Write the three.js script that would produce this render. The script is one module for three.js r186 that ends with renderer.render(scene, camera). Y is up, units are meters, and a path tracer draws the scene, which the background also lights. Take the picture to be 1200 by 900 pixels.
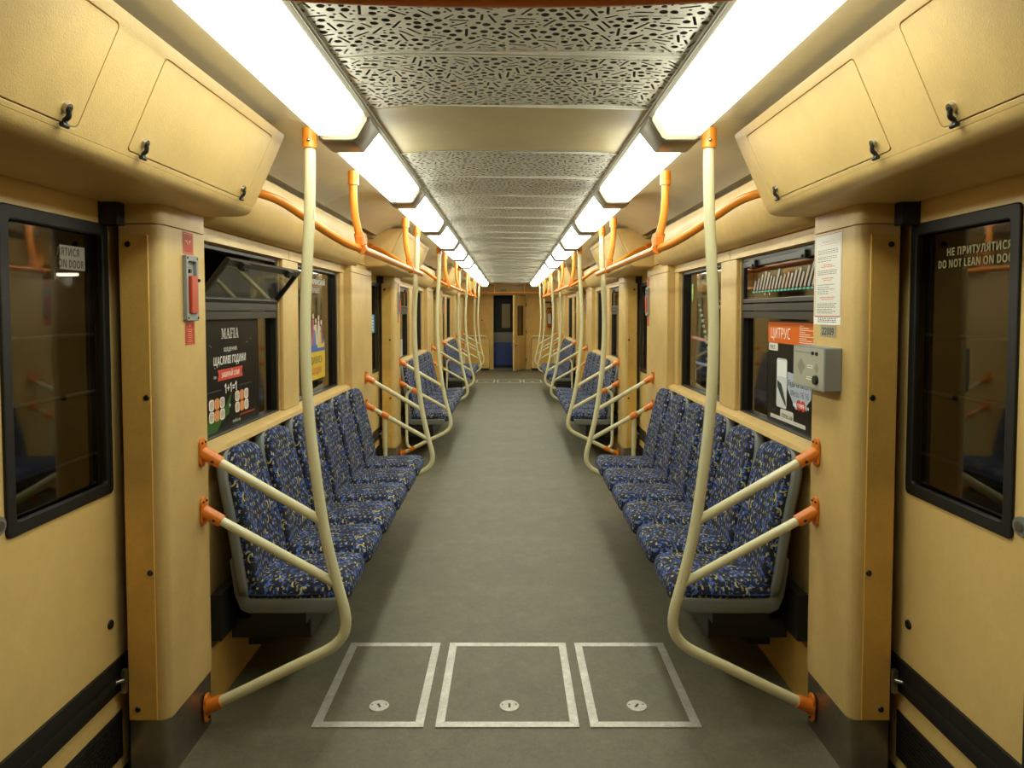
import * as THREE from 'three';
import { mergeGeometries, mergeVertices, toCreasedNormals } from 'three/addons/utils/BufferGeometryUtils.js';
import { RectAreaLightUniformsLib } from 'three/addons/lights/RectAreaLightUniformsLib.js';

// ---------------------------------------------------------------- camera, light, exposure
const scene = new THREE.Scene();
scene.background = new THREE.Color(0x000000);
const camera = new THREE.PerspectiveCamera(2 * Math.atan(450 / 800) * 180 / Math.PI, 1200 / 900, 0.05, 60);
camera.position.set(0, 1.53, 0);
camera.rotation.x = -Math.atan(0.04);
camera.setViewOffset(1200, 900, 3, 53, 1200, 900);
RectAreaLightUniformsLib.init();
const renderer = new THREE.WebGLRenderer({ antialias: true });
renderer.toneMapping = THREE.LinearToneMapping;
renderer.toneMappingExposure = 1.0;
renderer.shadowMap.enabled = true;
const LAMP_LIGHT = 8.5, LAMP_GLOW = 8.5, LAMP_COLOR = new THREE.Color().setRGB(.88, .93, .79);

// ---------------------------------------------------------------- helpers
let seed = 12345;
const rnd = () => { seed = (seed * 1664525 + 1013904223) >>> 0; return seed / 4294967296; };
const rr = (a, b) => a + (b - a) * rnd();
const taken = {};
function numbered(n) {
  if (!(n in taken)) { taken[n] = 0; return n; }
  taken[n]++; return n + '_' + String(taken[n]).padStart(3, '0');
}
const off = new WeakMap();                          // world position of a thing's origin
const V = (X, y, d) => new THREE.Vector3(X, y, -d); // d = distance ahead of the camera along the car
function tag(o, label, category, group, kind) {
  o.userData.label = label; o.userData.category = category;
  if (group) o.userData.group = group;
  if (kind) o.userData.kind = kind;
  return o;
}
function thing(name, label, category, pos, group, kind) {
  const o = new THREE.Group(); o.name = numbered(name); scene.add(o);
  o.position.copy(V(...pos)); off.set(o, o.position.clone());
  return tag(o, label, category, group, kind);
}
function structure(name, label, category, pos = [0, 0, 0]) {
  const o = new THREE.Group(); o.name = name; scene.add(o);
  o.position.copy(V(...pos)); off.set(o, o.position.clone());
  return tag(o, label, category, null, 'structure');
}
// box-projected texture coordinates in metres
function boxUV(g0) {
  const g = g0.index ? g0.toNonIndexed() : g0;
  if (!g.attributes.normal) g.computeVertexNormals();
  const p = g.attributes.position, n = g.attributes.normal, uv = new Float32Array(p.count * 2);
  for (let i = 0; i < p.count; i += 3) {
    let ax = 0, ay = 0, az = 0;
    for (let k = 0; k < 3; k++) { ax += Math.abs(n.getX(i + k)); ay += Math.abs(n.getY(i + k)); az += Math.abs(n.getZ(i + k)); }
    for (let k = 0; k < 3; k++) {
      const x = p.getX(i + k), y = p.getY(i + k), z = p.getZ(i + k);
      let u, v;
      if (ax >= ay && ax >= az) { u = z; v = y; } else if (ay >= az) { u = x; v = z; } else { u = x; v = y; }
      uv[(i + k) * 2] = u; uv[(i + k) * 2 + 1] = v;
    }
  }
  g.setAttribute('uv', new THREE.BufferAttribute(uv, 2));
  return g;
}
function clean(g) {
  const o = g.index ? g.toNonIndexed() : g.clone();
  for (const k of Object.keys(o.attributes)) if (!['position', 'normal', 'uv'].includes(k)) o.deleteAttribute(k);
  if (!o.attributes.normal) o.computeVertexNormals();
  if (!o.attributes.uv) o.setAttribute('uv', new THREE.BufferAttribute(new Float32Array(o.attributes.position.count * 2), 2));
  o.clearGroups();
  return o;
}
// geometry is written in world coordinates; part() moves it into its thing
function part(parent, name, geo, mat, keepUV = false) {
  let g = Array.isArray(geo) ? mergeGeometries(geo.map(clean)) : geo;
  if (!keepUV) g = boxUV(g);
  else if (!Array.isArray(geo)) g = g.clone();
  const o = off.get(parent);
  g.translate(-o.x, -o.y, -o.z);
  const m = new THREE.Mesh(g, mat); m.name = name;
  m.castShadow = m.receiveShadow = true;
  parent.add(m); off.set(m, o);
  return m;
}
function copyOf(o, dz, label, group) {
  const c = o.clone(); c.name = numbered(o.name.replace(/_\d{3}$/, '')); c.userData = { ...o.userData };
  scene.add(c); c.position.z -= dz;
  if (label) c.userData.label = label;
  if (group) c.userData.group = group;
  return c;
}
const box = (x0, x1, y0, y1, d0, d1) => {
  const g = new THREE.BoxGeometry(Math.abs(x1 - x0), y1 - y0, d1 - d0);
  g.translate((x0 + x1) / 2, (y0 + y1) / 2, -(d0 + d1) / 2); return g;
};
// chamfered / rounded box
function rbox(x0, x1, y0, y1, d0, d1, r = 0.006, seg = 2) {
  const w = Math.abs(x1 - x0), h = y1 - y0, l = d1 - d0;
  const s = new THREE.Shape(), a = w / 2 - r, b = h / 2 - r;
  s.moveTo(-a, -b - 0); s.lineTo(a, -b); s.lineTo(a, b); s.lineTo(-a, b); s.closePath();
  const g = new THREE.ExtrudeGeometry(s, { depth: l - 2 * r, bevelEnabled: true, bevelThickness: r, bevelSize: r, bevelSegments: seg, steps: 1 });
  g.translate((x0 + x1) / 2, (y0 + y1) / 2, -d1 + r);
  return g;
}
// prism: outline in (X, y), run along the car from d0 to d1, with an optional bevel at its ends
function prism(pts, d0, d1, s = 1, bevel = 0) {
  const sh = new THREE.Shape(pts.map(p => new THREE.Vector2(s * p[0], p[1])));
  const g = new THREE.ExtrudeGeometry(sh, bevel ? { depth: d1 - d0 - 2 * bevel, bevelEnabled: true, bevelThickness: bevel, bevelSize: bevel, bevelOffset: -bevel, bevelSegments: 4 } : { depth: d1 - d0, bevelEnabled: false });
  g.translate(0, 0, -d1 + bevel);
  return toCreasedNormals(g, 0.7);
}
// plate lying in the wall plane: outline in (d, y), thickness from X0 to X1, holes allowed
function plate(pts, X0, X1, s, holes = [], bevel = 0) {
  const sh = new THREE.Shape(pts.map(p => new THREE.Vector2(p[0], p[1])));
  for (const h of holes) sh.holes.push(new THREE.Path(h.map(p => new THREE.Vector2(p[0], p[1]))));
  const g = new THREE.ExtrudeGeometry(sh, { depth: X1 - X0 - 2 * bevel, bevelEnabled: bevel > 0, bevelThickness: bevel, bevelSize: bevel, bevelOffset: -bevel, bevelSegments: 2, curveSegments: 6 });
  // (d, y, t) -> (s*(X0+t), y, -d)
  const p = g.attributes.position;
  for (let i = 0; i < p.count; i++) { const d = p.getX(i), y = p.getY(i), t = p.getZ(i); p.setXYZ(i, s * (X0 + bevel + t), y, -d); }
  if (s < 0) flip(g);
  g.computeVertexNormals();
  return g;
}
function flip(g) {
  const p = g.attributes.position;
  for (let i = 0; i < p.count; i += 3) {
    const a = [p.getX(i), p.getY(i), p.getZ(i)], b = [p.getX(i + 2), p.getY(i + 2), p.getZ(i + 2)];
    p.setXYZ(i, ...b); p.setXYZ(i + 2, ...a);
  }
}
function roundRect(d0, d1, y0, y1, r, n = 5) {
  const o = [];
  const c = [[d1 - r, y1 - r, 0], [d0 + r, y1 - r, 1], [d0 + r, y0 + r, 2], [d1 - r, y0 + r, 3]];
  for (const [x, y, q] of c) for (let i = 0; i <= n; i++) { const a = (q + i / n) * Math.PI / 2; o.push([x + r * Math.cos(a), y + r * Math.sin(a)]); }
  return o;
}
const rect = (d0, d1, y0, y1) => [[d0, y0], [d1, y0], [d1, y1], [d0, y1]];
const tube = (pts, r, n = 40, rs = 12, tension = 0.5) => new THREE.TubeGeometry(new THREE.CatmullRomCurve3(pts, false, tension === 0.5 ? 'centripetal' : 'catmullrom', tension), n, r, rs, false);
function rod(a, b, r, rs = 14, r2 = r) {
  const dir = b.clone().sub(a), g = new THREE.CylinderGeometry(r2, r, dir.length(), rs);
  g.applyQuaternion(new THREE.Quaternion().setFromUnitVectors(new THREE.Vector3(0, 1, 0), dir.clone().normalize()));
  g.translate((a.x + b.x) / 2, (a.y + b.y) / 2, (a.z + b.z) / 2); return g;
}
const ball = (c, r, w = 14, h = 10) => { const g = new THREE.SphereGeometry(r, w, h); g.translate(c.x, c.y, c.z); return g; };
// box with round edges and a grid on its faces, for soft shapes; f bends each point
function softBox(w, h, l, r, n, f) {
  let g = new THREE.BoxGeometry(w, h, l, n[0], n[1], n[2]);
  g.deleteAttribute('uv'); g.deleteAttribute('normal'); g = mergeVertices(g, 1e-5);
  const p = g.attributes.position, a = new THREE.Vector3(), b = new THREE.Vector3();
  for (let i = 0; i < p.count; i++) {
    a.fromBufferAttribute(p, i);
    b.set(THREE.MathUtils.clamp(a.x, -w / 2 + r, w / 2 - r), THREE.MathUtils.clamp(a.y, -h / 2 + r, h / 2 - r), THREE.MathUtils.clamp(a.z, -l / 2 + r, l / 2 - r));
    a.sub(b); if (a.length() > 0) a.setLength(r); a.add(b);
    if (f) f(a, w, h, l);
    p.setXYZ(i, a.x, a.y, a.z);
  }
  g.computeVertexNormals();
  return g;
}

// ---------------------------------------------------------------- textures
function noiseGrid(n, cells) {            // tileable value noise
  const v = []; for (let i = 0; i < cells * cells; i++) v.push(rnd());
  const out = new Float32Array(n * n), sm = t => t * t * (3 - 2 * t);
  for (let y = 0; y < n; y++) for (let x = 0; x < n; x++) {
    const fx = x / n * cells, fy = y / n * cells, ix = Math.floor(fx), iy = Math.floor(fy), tx = sm(fx - ix), ty = sm(fy - iy);
    const q = (a, b) => v[((b % cells) * cells) + (a % cells)];
    out[y * n + x] = (q(ix, iy) * (1 - tx) + q(ix + 1, iy) * tx) * (1 - ty) + (q(ix, iy + 1) * (1 - tx) + q(ix + 1, iy + 1) * tx) * ty;
  }
  return out;
}
function layered(n, layers) {
  const o = new Float32Array(n * n); let tot = 0;
  for (const [c, w] of layers) { const g = noiseGrid(n, c); tot += w; for (let i = 0; i < o.length; i++) o[i] += g[i] * w; }
  for (let i = 0; i < o.length; i++) o[i] /= tot;
  return o;
}
function dataTex(n, fn, srgb, rep = 1) {
  const d = new Uint8Array(n * n * 4);
  for (let i = 0; i < n * n; i++) { const c = fn(i); d[i * 4] = c[0]; d[i * 4 + 1] = c[1]; d[i * 4 + 2] = c[2]; d[i * 4 + 3] = 255; }
  const t = new THREE.DataTexture(d, n, n); t.wrapS = t.wrapT = THREE.RepeatWrapping; t.magFilter = THREE.LinearFilter; t.minFilter = THREE.LinearMipmapLinearFilter; t.generateMipmaps = true;
  if (srgb) t.colorSpace = THREE.SRGBColorSpace;
  t.repeat.set(rep, rep); t.needsUpdate = true; return t;
}
const N = 512;
const nzA = layered(N, [[4, 1], [9, .8], [23, .6], [64, .4], [170, .5]]);
const nzB = layered(N, [[5, .7], [13, .7], [40, .6], [120, .8], [250, 1.0]]);
const nzG = layered(N, [[128, 1], [256, 1.2]]);
function tinted(rgb, nz, amp, rep) {
  return dataTex(N, i => { const k = 1 + (nz[i] - .5) * amp; return rgb.map(c => Math.max(0, Math.min(255, c * k))); }, true, rep);
}
const grainBump = dataTex(N, i => { const v = nzG[i] * 255; return [v, v, v]; }, false, 4);
const roughMap = dataTex(N, i => { const v = Math.min(255, 150 + nzA[i] * 150); return [v, v, v]; }, false, 1.3);
function canvasTex(w, h, draw) {
  const c = document.createElement('canvas'); c.width = w; c.height = h;
  draw(c.getContext('2d'), w, h);
  const t = new THREE.CanvasTexture(c); t.colorSpace = THREE.SRGBColorSpace; t.magFilter = THREE.LinearFilter; return t;
}
const std = (o) => new THREE.MeshStandardMaterial(o);
const phy = (o) => new THREE.MeshPhysicalMaterial(o);
const M = {
  yellow: std({ map: tinted([205, 173, 110], nzA, .16, .8), roughness: .42, bumpMap: grainBump, bumpScale: .0004, roughnessMap: roughMap }),
  yellowDoor: std({ map: tinted([220, 187, 118], nzA, .12, .7), roughness: .36, bumpMap: grainBump, bumpScale: .0002 }),
  yellowPanel: std({ map: tinted([212, 168, 82], nzA, .22, 1.1), roughness: .5, bumpMap: grainBump, bumpScale: .0004 }),
  cream: std({ color: 0xd9d2a8, roughness: .24 }),
  orange: std({ color: 0xe58a24, roughness: .32 }),
  orangeDeep: std({ color: 0xde7a1c, roughness: .35 }),
  floor: std({ map: tinted([100, 95, 75], nzB, .42, 1.2), roughness: .55, bumpMap: grainBump, bumpScale: .0006 }),
  hatch: std({ map: tinted([101, 96, 76], nzB, .42, 1.4), roughness: .55, bumpMap: grainBump, bumpScale: .0006 }),
  alu: std({ map: tinted([186, 182, 172], nzB, .5, 3), roughness: .42, metalness: .35, bumpMap: grainBump, bumpScale: .0004 }),
  steel: std({ map: tinted([150, 142, 128], nzA, .3, 2), roughness: .32, metalness: .9 }),
  chrome: std({ color: 0xb9b6b0, roughness: .22, metalness: 1 }),
  dark: std({ color: 0x1b1a18, roughness: .5 }),
  rubber: std({ color: 0x100f0b, roughness: .55 }),
  winFrame: std({ color: 0x1d1a14, roughness: .38 }),
  latch: std({ color: 0x33332f, roughness: .35, metalness: .6 }),
  grey: std({ color: 0x8a8c88, roughness: .5, bumpMap: grainBump, bumpScale: .0003 }),
  shell: std({ color: 0x71746f, roughness: .5 }),
  perf: std({ map: tinted([206, 202, 186], nzA, .12, 1), roughness: .32, metalness: .3 }),
  smooth: std({ map: tinted([186, 171, 126], nzA, .14, 1), roughness: .34 }),
  cove: std({ map: tinted([210, 202, 178], nzA, .1, .8), roughness: .24, metalness: .35 }),
  seam: std({ color: 0xc8c4b6, roughness: .25, metalness: .6 }),
  rim: std({ color: 0xcfc9b8, roughness: .35 }),
  roof: std({ color: 0x77756e, roughness: .7 }),
  glow: std({ color: 0xffffff, emissive: LAMP_COLOR, emissiveIntensity: LAMP_GLOW, roughness: .4 }),
  diffuserEnd: phy({ color: 0xe6e2d4, roughness: .3, transmission: .5, thickness: 0 }),
  lampGrey: std({ color: 0x7a7468, roughness: .35, metalness: .4 }),
  red: std({ color: 0xb5401c, roughness: .4 }),
  glass: phy({ color: 0xcfcabb, transmission: 1, thickness: 0, roughness: .04, ior: 1.6 }),
  tunnel: std({ map: tinted([60, 55, 48], nzB, .6, .4), roughness: .9 }),
  blueDoor: std({ color: 0x2a4690, roughness: .4 }),
  greyDoor: std({ color: 0x9a958a, roughness: .5 }),
};

// seat cloth: navy ground, blue blots, pale and yellow flecks
const clothTex = canvasTex(1024, 1024, (c, w, h) => {
  c.fillStyle = '#10152b'; c.fillRect(0, 0, w, h);
  const wrap = (x, y, f) => { for (const ox of [-w, 0, w]) for (const oy of [-h, 0, h]) { if (x + ox < -80 || x + ox > w + 80 || y + oy < -80 || y + oy > h + 80) continue; c.save(); c.translate(x + ox, y + oy); f(); c.restore(); } };
  for (let i = 0; i < 1150; i++) {
    const a = rr(0, 6.28), x = rr(0, w), y = rr(0, h), l = rr(12, 34), b = rr(7, 16), col = ['#2b468f', '#3655a4', '#20356f', '#3f60ae'][i % 4];
    wrap(x, y, () => { c.rotate(a); c.fillStyle = col; c.fillRect(-l / 2, -b / 2, l, b); });
  }
  for (let i = 0; i < 1300; i++) {
    const a = rr(0, 6.28), x = rr(0, w), y = rr(0, h), l = rr(10, 26), col = ['#8d9ac4', '#aab2cc', '#6f84c0', '#10152c'][i % 4];
    wrap(x, y, () => { c.rotate(a); c.strokeStyle = col; c.lineWidth = 2.2; c.beginPath(); c.moveTo(-l / 2, 0); c.quadraticCurveTo(0, l * .4, l / 2, 0); c.stroke(); });
  }
  for (let gy = 0; gy < 26; gy++) for (let gx = 0; gx < 34; gx++) {
    const x = (gx + .5 * (gy % 2) + rr(.3, .7)) * w / 34, y = (gy + rr(.35, .65)) * h / 26, col = ['#9f965f', '#857d52', '#b0a87f'][(gx + gy) % 3];
    if (rnd() < .8) { const t = rr(-.25, .25); wrap(x, y, () => { c.rotate(t); c.fillStyle = col; c.fillRect(-4.5, -7.5, 9, 15); }); }
  }
  for (let i = 0; i < 60; i++) {
    const x = rr(0, w), y = rr(0, h), a = rr(0, 6.28);
    wrap(x, y, () => { c.rotate(a); c.strokeStyle = '#b5a96a'; c.lineWidth = 8; c.beginPath(); c.arc(0, 0, 20, 0, 2.4); c.stroke(); });
  }
});
clothTex.wrapS = clothTex.wrapT = THREE.RepeatWrapping; clothTex.repeat.set(1.15, 1.15);
M.cloth = phy({ map: clothTex, roughness: .85, sheen: .5, sheenRoughness: .5, sheenColor: new THREE.Color(0x6c7cae), bumpMap: grainBump, bumpScale: .0008 });

// ---------------------------------------------------------------- layout along the car
const L = 4.43, D_NEAR = -1.6, D_FAR = 18.0;
const BAYS = [0, 1, 2];
const P_A = 2.43, P_B = 5.22;                 // grab poles at the two ends of a bay
const W1 = [2.56, 3.49], W2 = [3.77, 4.69], WY = [1.0, 1.795];
const DOOR_MID = 1.63;
const sideName = s => (s < 0 ? 'sushi poster side' : 'intercom side');
const bayName = k => ['first bay', 'middle bay', 'last bay before end door'][k];
const ord = ['first', 'second', 'third', 'fourth', 'fifth', 'sixth', 'seventh'];

// ---------------------------------------------------------------- floor
const floor = structure('floor', 'worn grey linoleum floor of the metro car', 'floor');
part(floor, 'linoleum', box(-1.34, 1.34, -.06, 0, D_NEAR, D_FAR + .1), M.floor);

// ---------------------------------------------------------------- ceiling
const ceiling = structure('ceiling', 'perforated metal ceiling between two rows of strip lamps', 'ceiling');
part(ceiling, 'roof_shell', box(-1.34, 1.34, 2.54, 2.60, D_NEAR - .07, D_FAR + .1), M.roof);
const bend = (x) => 2.25 - Math.max(0, Math.abs(x) - .35) * .08;
const LT = .47, WT = .56;
function perforatedSheet() {
  const sh = new THREE.Shape([[-WT, 0], [-.35, 0], [.35, 0], [WT, 0], [WT, LT], [.35, LT], [-.35, LT], [-WT, LT]].map(a => new THREE.Vector2(...a)));
  const put = [];
  const segD = (a, b) => {                       // rough distance between two capsules by samples
    if (!a[5] && !b[5]) return Math.hypot(a[0] - b[0], a[1] - b[1]) - a[2] - b[2];
    let m = 9; const na = a[5] ? 6 : 0, nb = b[5] ? 6 : 0;
    for (let i = 0; i <= na; i++) for (let j = 0; j <= nb; j++) {
      const ta = na ? i / 3 - 1 : 0, tb = nb ? j / 3 - 1 : 0;
      m = Math.min(m, Math.hypot(a[0] + a[3] * ta - b[0] - b[3] * tb, a[1] + a[4] * ta - b[1] - b[4] * tb));
    } return m - a[2] - b[2];
  };
  const tryPut = (r, hl, n) => {
    for (let t = 0; t < n; t++) {
      const an = rr(0, Math.PI), e = [rr(-WT, WT), rr(0, LT), r, Math.cos(an) * hl, Math.sin(an) * hl, hl];
      if (Math.abs(e[3]) * 1.15 + r > WT - Math.abs(e[0]) - .01 || Math.abs(e[4]) * 1.15 + r > Math.min(e[1], LT - e[1]) - .004) continue;
      if (put.every(q => Math.abs(q[0] - e[0]) > .08 || Math.abs(q[1] - e[1]) > .08 || segD(q, e) > .0036)) put.push(e);
    }
  };
  tryPut(.0048, .023, 240); tryPut(.0112, 0, 330); tryPut(.0044, .016, 300); tryPut(.0104, 0, 2600); tryPut(.0044, .014, 900); tryPut(.0078, 0, 3500); tryPut(.0048, 0, 6000);
  for (const [x, y, r, hx, hy, hl] of put) {
    const pts = [];
    if (!hl) { const n = r > .006 ? 10 : 7; for (let i = 0; i < n; i++) pts.push(new THREE.Vector2(x + r * Math.cos(-i / n * 6.2832), y + r * Math.sin(-i / n * 6.2832))); }
    else {
      const ux = hx / hl, uy = hy / hl;
      for (const [t, o] of [[1, -.8], [1.12, 0], [1, .8], [-1, .8], [-1.12, 0], [-1, -.8]]) pts.push(new THREE.Vector2(x + hx * t - uy * r * o, y + hy * t + ux * r * o));
      pts.reverse();
    }
    sh.holes.push(new THREE.Path(pts));
  }
  const g = new THREE.ExtrudeGeometry(sh, { depth: .0008, bevelEnabled: false }), p = g.attributes.position;
  for (let i = 0; i < p.count; i++) { const x = p.getX(i), y = p.getY(i), t = p.getZ(i); p.setXYZ(i, x, bend(x) + t, -y); }
  g.computeVertexNormals();
  return g;
}
const tileGeo = boxUV(clean(perforatedSheet()));
function perfPanel(d0, d1) {
  const m = new THREE.Mesh(tileGeo, M.perf); m.name = 'perforated_panel';
  m.position.set(0, 0, -d0); m.scale.z = (d1 - d0) / LT; m.castShadow = m.receiveShadow = true; ceiling.add(m);
}
const slabPts = (t0, t1) => [[-.60, bend(.60) + t0], [-.35, bend(.35) + t0], [.35, bend(.35) + t0], [.60, bend(.6) + t0], [.60, bend(.6) + t1], [.35, bend(.35) + t1], [-.35, bend(.35) + t1], [-.60, bend(.6) + t1]];
function seamBar(d, w = .012, drop = .004) { part(ceiling, 'ceiling_seam', prism(slabPts(-drop, .006), d - w / 2, d + w / 2), M.seam); }
for (const d of [-.01, .48, .97, 1.455, 1.945]) perfPanel(d, d + .475);
for (const d of [1.94, 1.45]) part(ceiling, 'ceiling_strip', prism(slabPts(.002, .01), d - .03, d + .03), M.perf);
part(ceiling, 'smooth_panel', prism(slabPts(0, .012), 2.43, 3.085), M.smooth);
seamBar(3.092, .012); seamBar(4.275, .014);
perfPanel(3.1, 3.68); perfPanel(3.685, 4.265);
for (let d = 4.285; d < 17.6; d += .4875) perfPanel(d, d + .485);
for (const d of [8.915, 13.30]) seamBar(d, .03, .006);
part(ceiling, 'smooth_panel', prism(slabPts(0, .012), D_NEAR, -.02), M.smooth);
// cove sheets outside the lamps
const coveIn = [[.66, 2.172], [.70, 2.178], [.75, 2.188], [.81, 2.190], [.88, 2.178], [.95, 2.150], [1.015, 2.110]];
const coveOut = coveIn.slice().reverse().map(([x, y]) => [x + .004, y + .01]);
for (const s of [-1, 1]) for (let i = -3; i < 12; i++) {
  const d0 = Math.max(D_NEAR, 2.37 + (i - 0) * 1.42 + .001), d1 = Math.min(D_FAR, 2.37 + (i + 1) * 1.42 - .001);
  if (d1 - d0 > .05) part(ceiling, 'cove_sheet', prism([...coveIn, ...coveOut], d0, d1, s), M.cove);
}

// ---------------------------------------------------------------- strip lamps
const lampProfile = [[.677, 2.172], [.677, 2.160], [.658, 2.138], [.556, 2.138], [.540, 2.145], [.504, 2.205], [.504, 2.222], [.677, 2.222]];
const housingProfile = [[.678, 2.172], [.676, 2.138], [.666, 2.132], [.552, 2.132], [.494, 2.205], [.494, 2.224], [.678, 2.224]];
let lampMaster = {};
const ordL = ['first', 'second', 'third', 'fourth', 'fifth', 'sixth', 'seventh', 'eighth', 'ninth', 'tenth', 'eleventh'];
for (const s of [-1, 1]) for (let i = -1; i < 10; i++) {
  const d0 = 2.62 + i * 1.42, d1 = d0 + 1.24;
  const label = `white glowing ceiling strip lamp, ${ordL[9 - i]} from the end wall, ${sideName(s)}`;
  let o;
  if (!lampMaster[s]) {
    o = thing('strip_lamp', label, 'lamp', [s * .6, 2.222, d0], `strip lamps, ${sideName(s)}`);
    part(o, 'diffuser', prism(lampProfile, d0 + .045, d1 - .06, s), M.glow);
    part(o, 'diffuser_end', prism(lampProfile, d1 - .06, d1, s), M.diffuserEnd); part(o, 'diffuser_end', prism(lampProfile, d0, d0 + .045, s), M.diffuserEnd);
    part(o, 'end_housing', prism(housingProfile, d1 + .002, d1 + .178, s, .004), M.lampGrey);
    part(o, 'tray', prism([[.49, 2.2225], [.69, 2.2225], [.69, 2.232], [.49, 2.232]], d0, d1 + .18, s), M.lampGrey);
    part(o, 'rim', [prism([[.490, 2.238], [.490, 2.224], [.503, 2.214], [.503, 2.238]], d0, d1 + .18, s)], M.rim);
    lampMaster[s] = o; o.userData._d = d0;
  } else { o = copyOf(lampMaster[s], d0 - (2.62 - 1.42), label); }
  const l = new THREE.RectAreaLight(LAMP_COLOR, LAMP_LIGHT, .105, 1.13);
  l.rotation.x = -Math.PI / 2; l.position.set(s * .609, 2.1345, -(d0 + d1) / 2); l.name = 'lamp_light'; l.castShadow = true;
  scene.add(l);
  // the upright outer face
  const e = new THREE.RectAreaLight(LAMP_COLOR, LAMP_LIGHT, 1.13, .012);
  e.position.set(s * .679, 2.166, -(d0 + d1) / 2); e.lookAt(s * 2, 2.166, -(d0 + d1) / 2); e.name = 'lamp_light'; e.castShadow = true;
  scene.add(e);
  // the slanting inner face of the diffuser
  const b = new THREE.RectAreaLight(LAMP_COLOR, LAMP_LIGHT, 1.13, .066);
  b.position.set(s * .517, 2.172, -(d0 + d1) / 2); b.lookAt(s * .517 - s * .86, 2.172 - .51, -(d0 + d1) / 2); b.name = 'lamp_light'; b.castShadow = true;
  scene.add(b);
}
delete lampMaster[-1].userData._d; delete lampMaster[1].userData._d;
scene.traverse(o => { delete o.userData._d; });

// ---------------------------------------------------------------- side walls
const rc = (cx, cy, r, a0, a1, n = 5) => { const o = []; for (let i = 0; i <= n; i++) { const a = (a0 + (a1 - a0) * i / n) * Math.PI / 180; o.push([cx + r * Math.cos(a), cy + r * Math.sin(a)]); } return o; };
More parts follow.
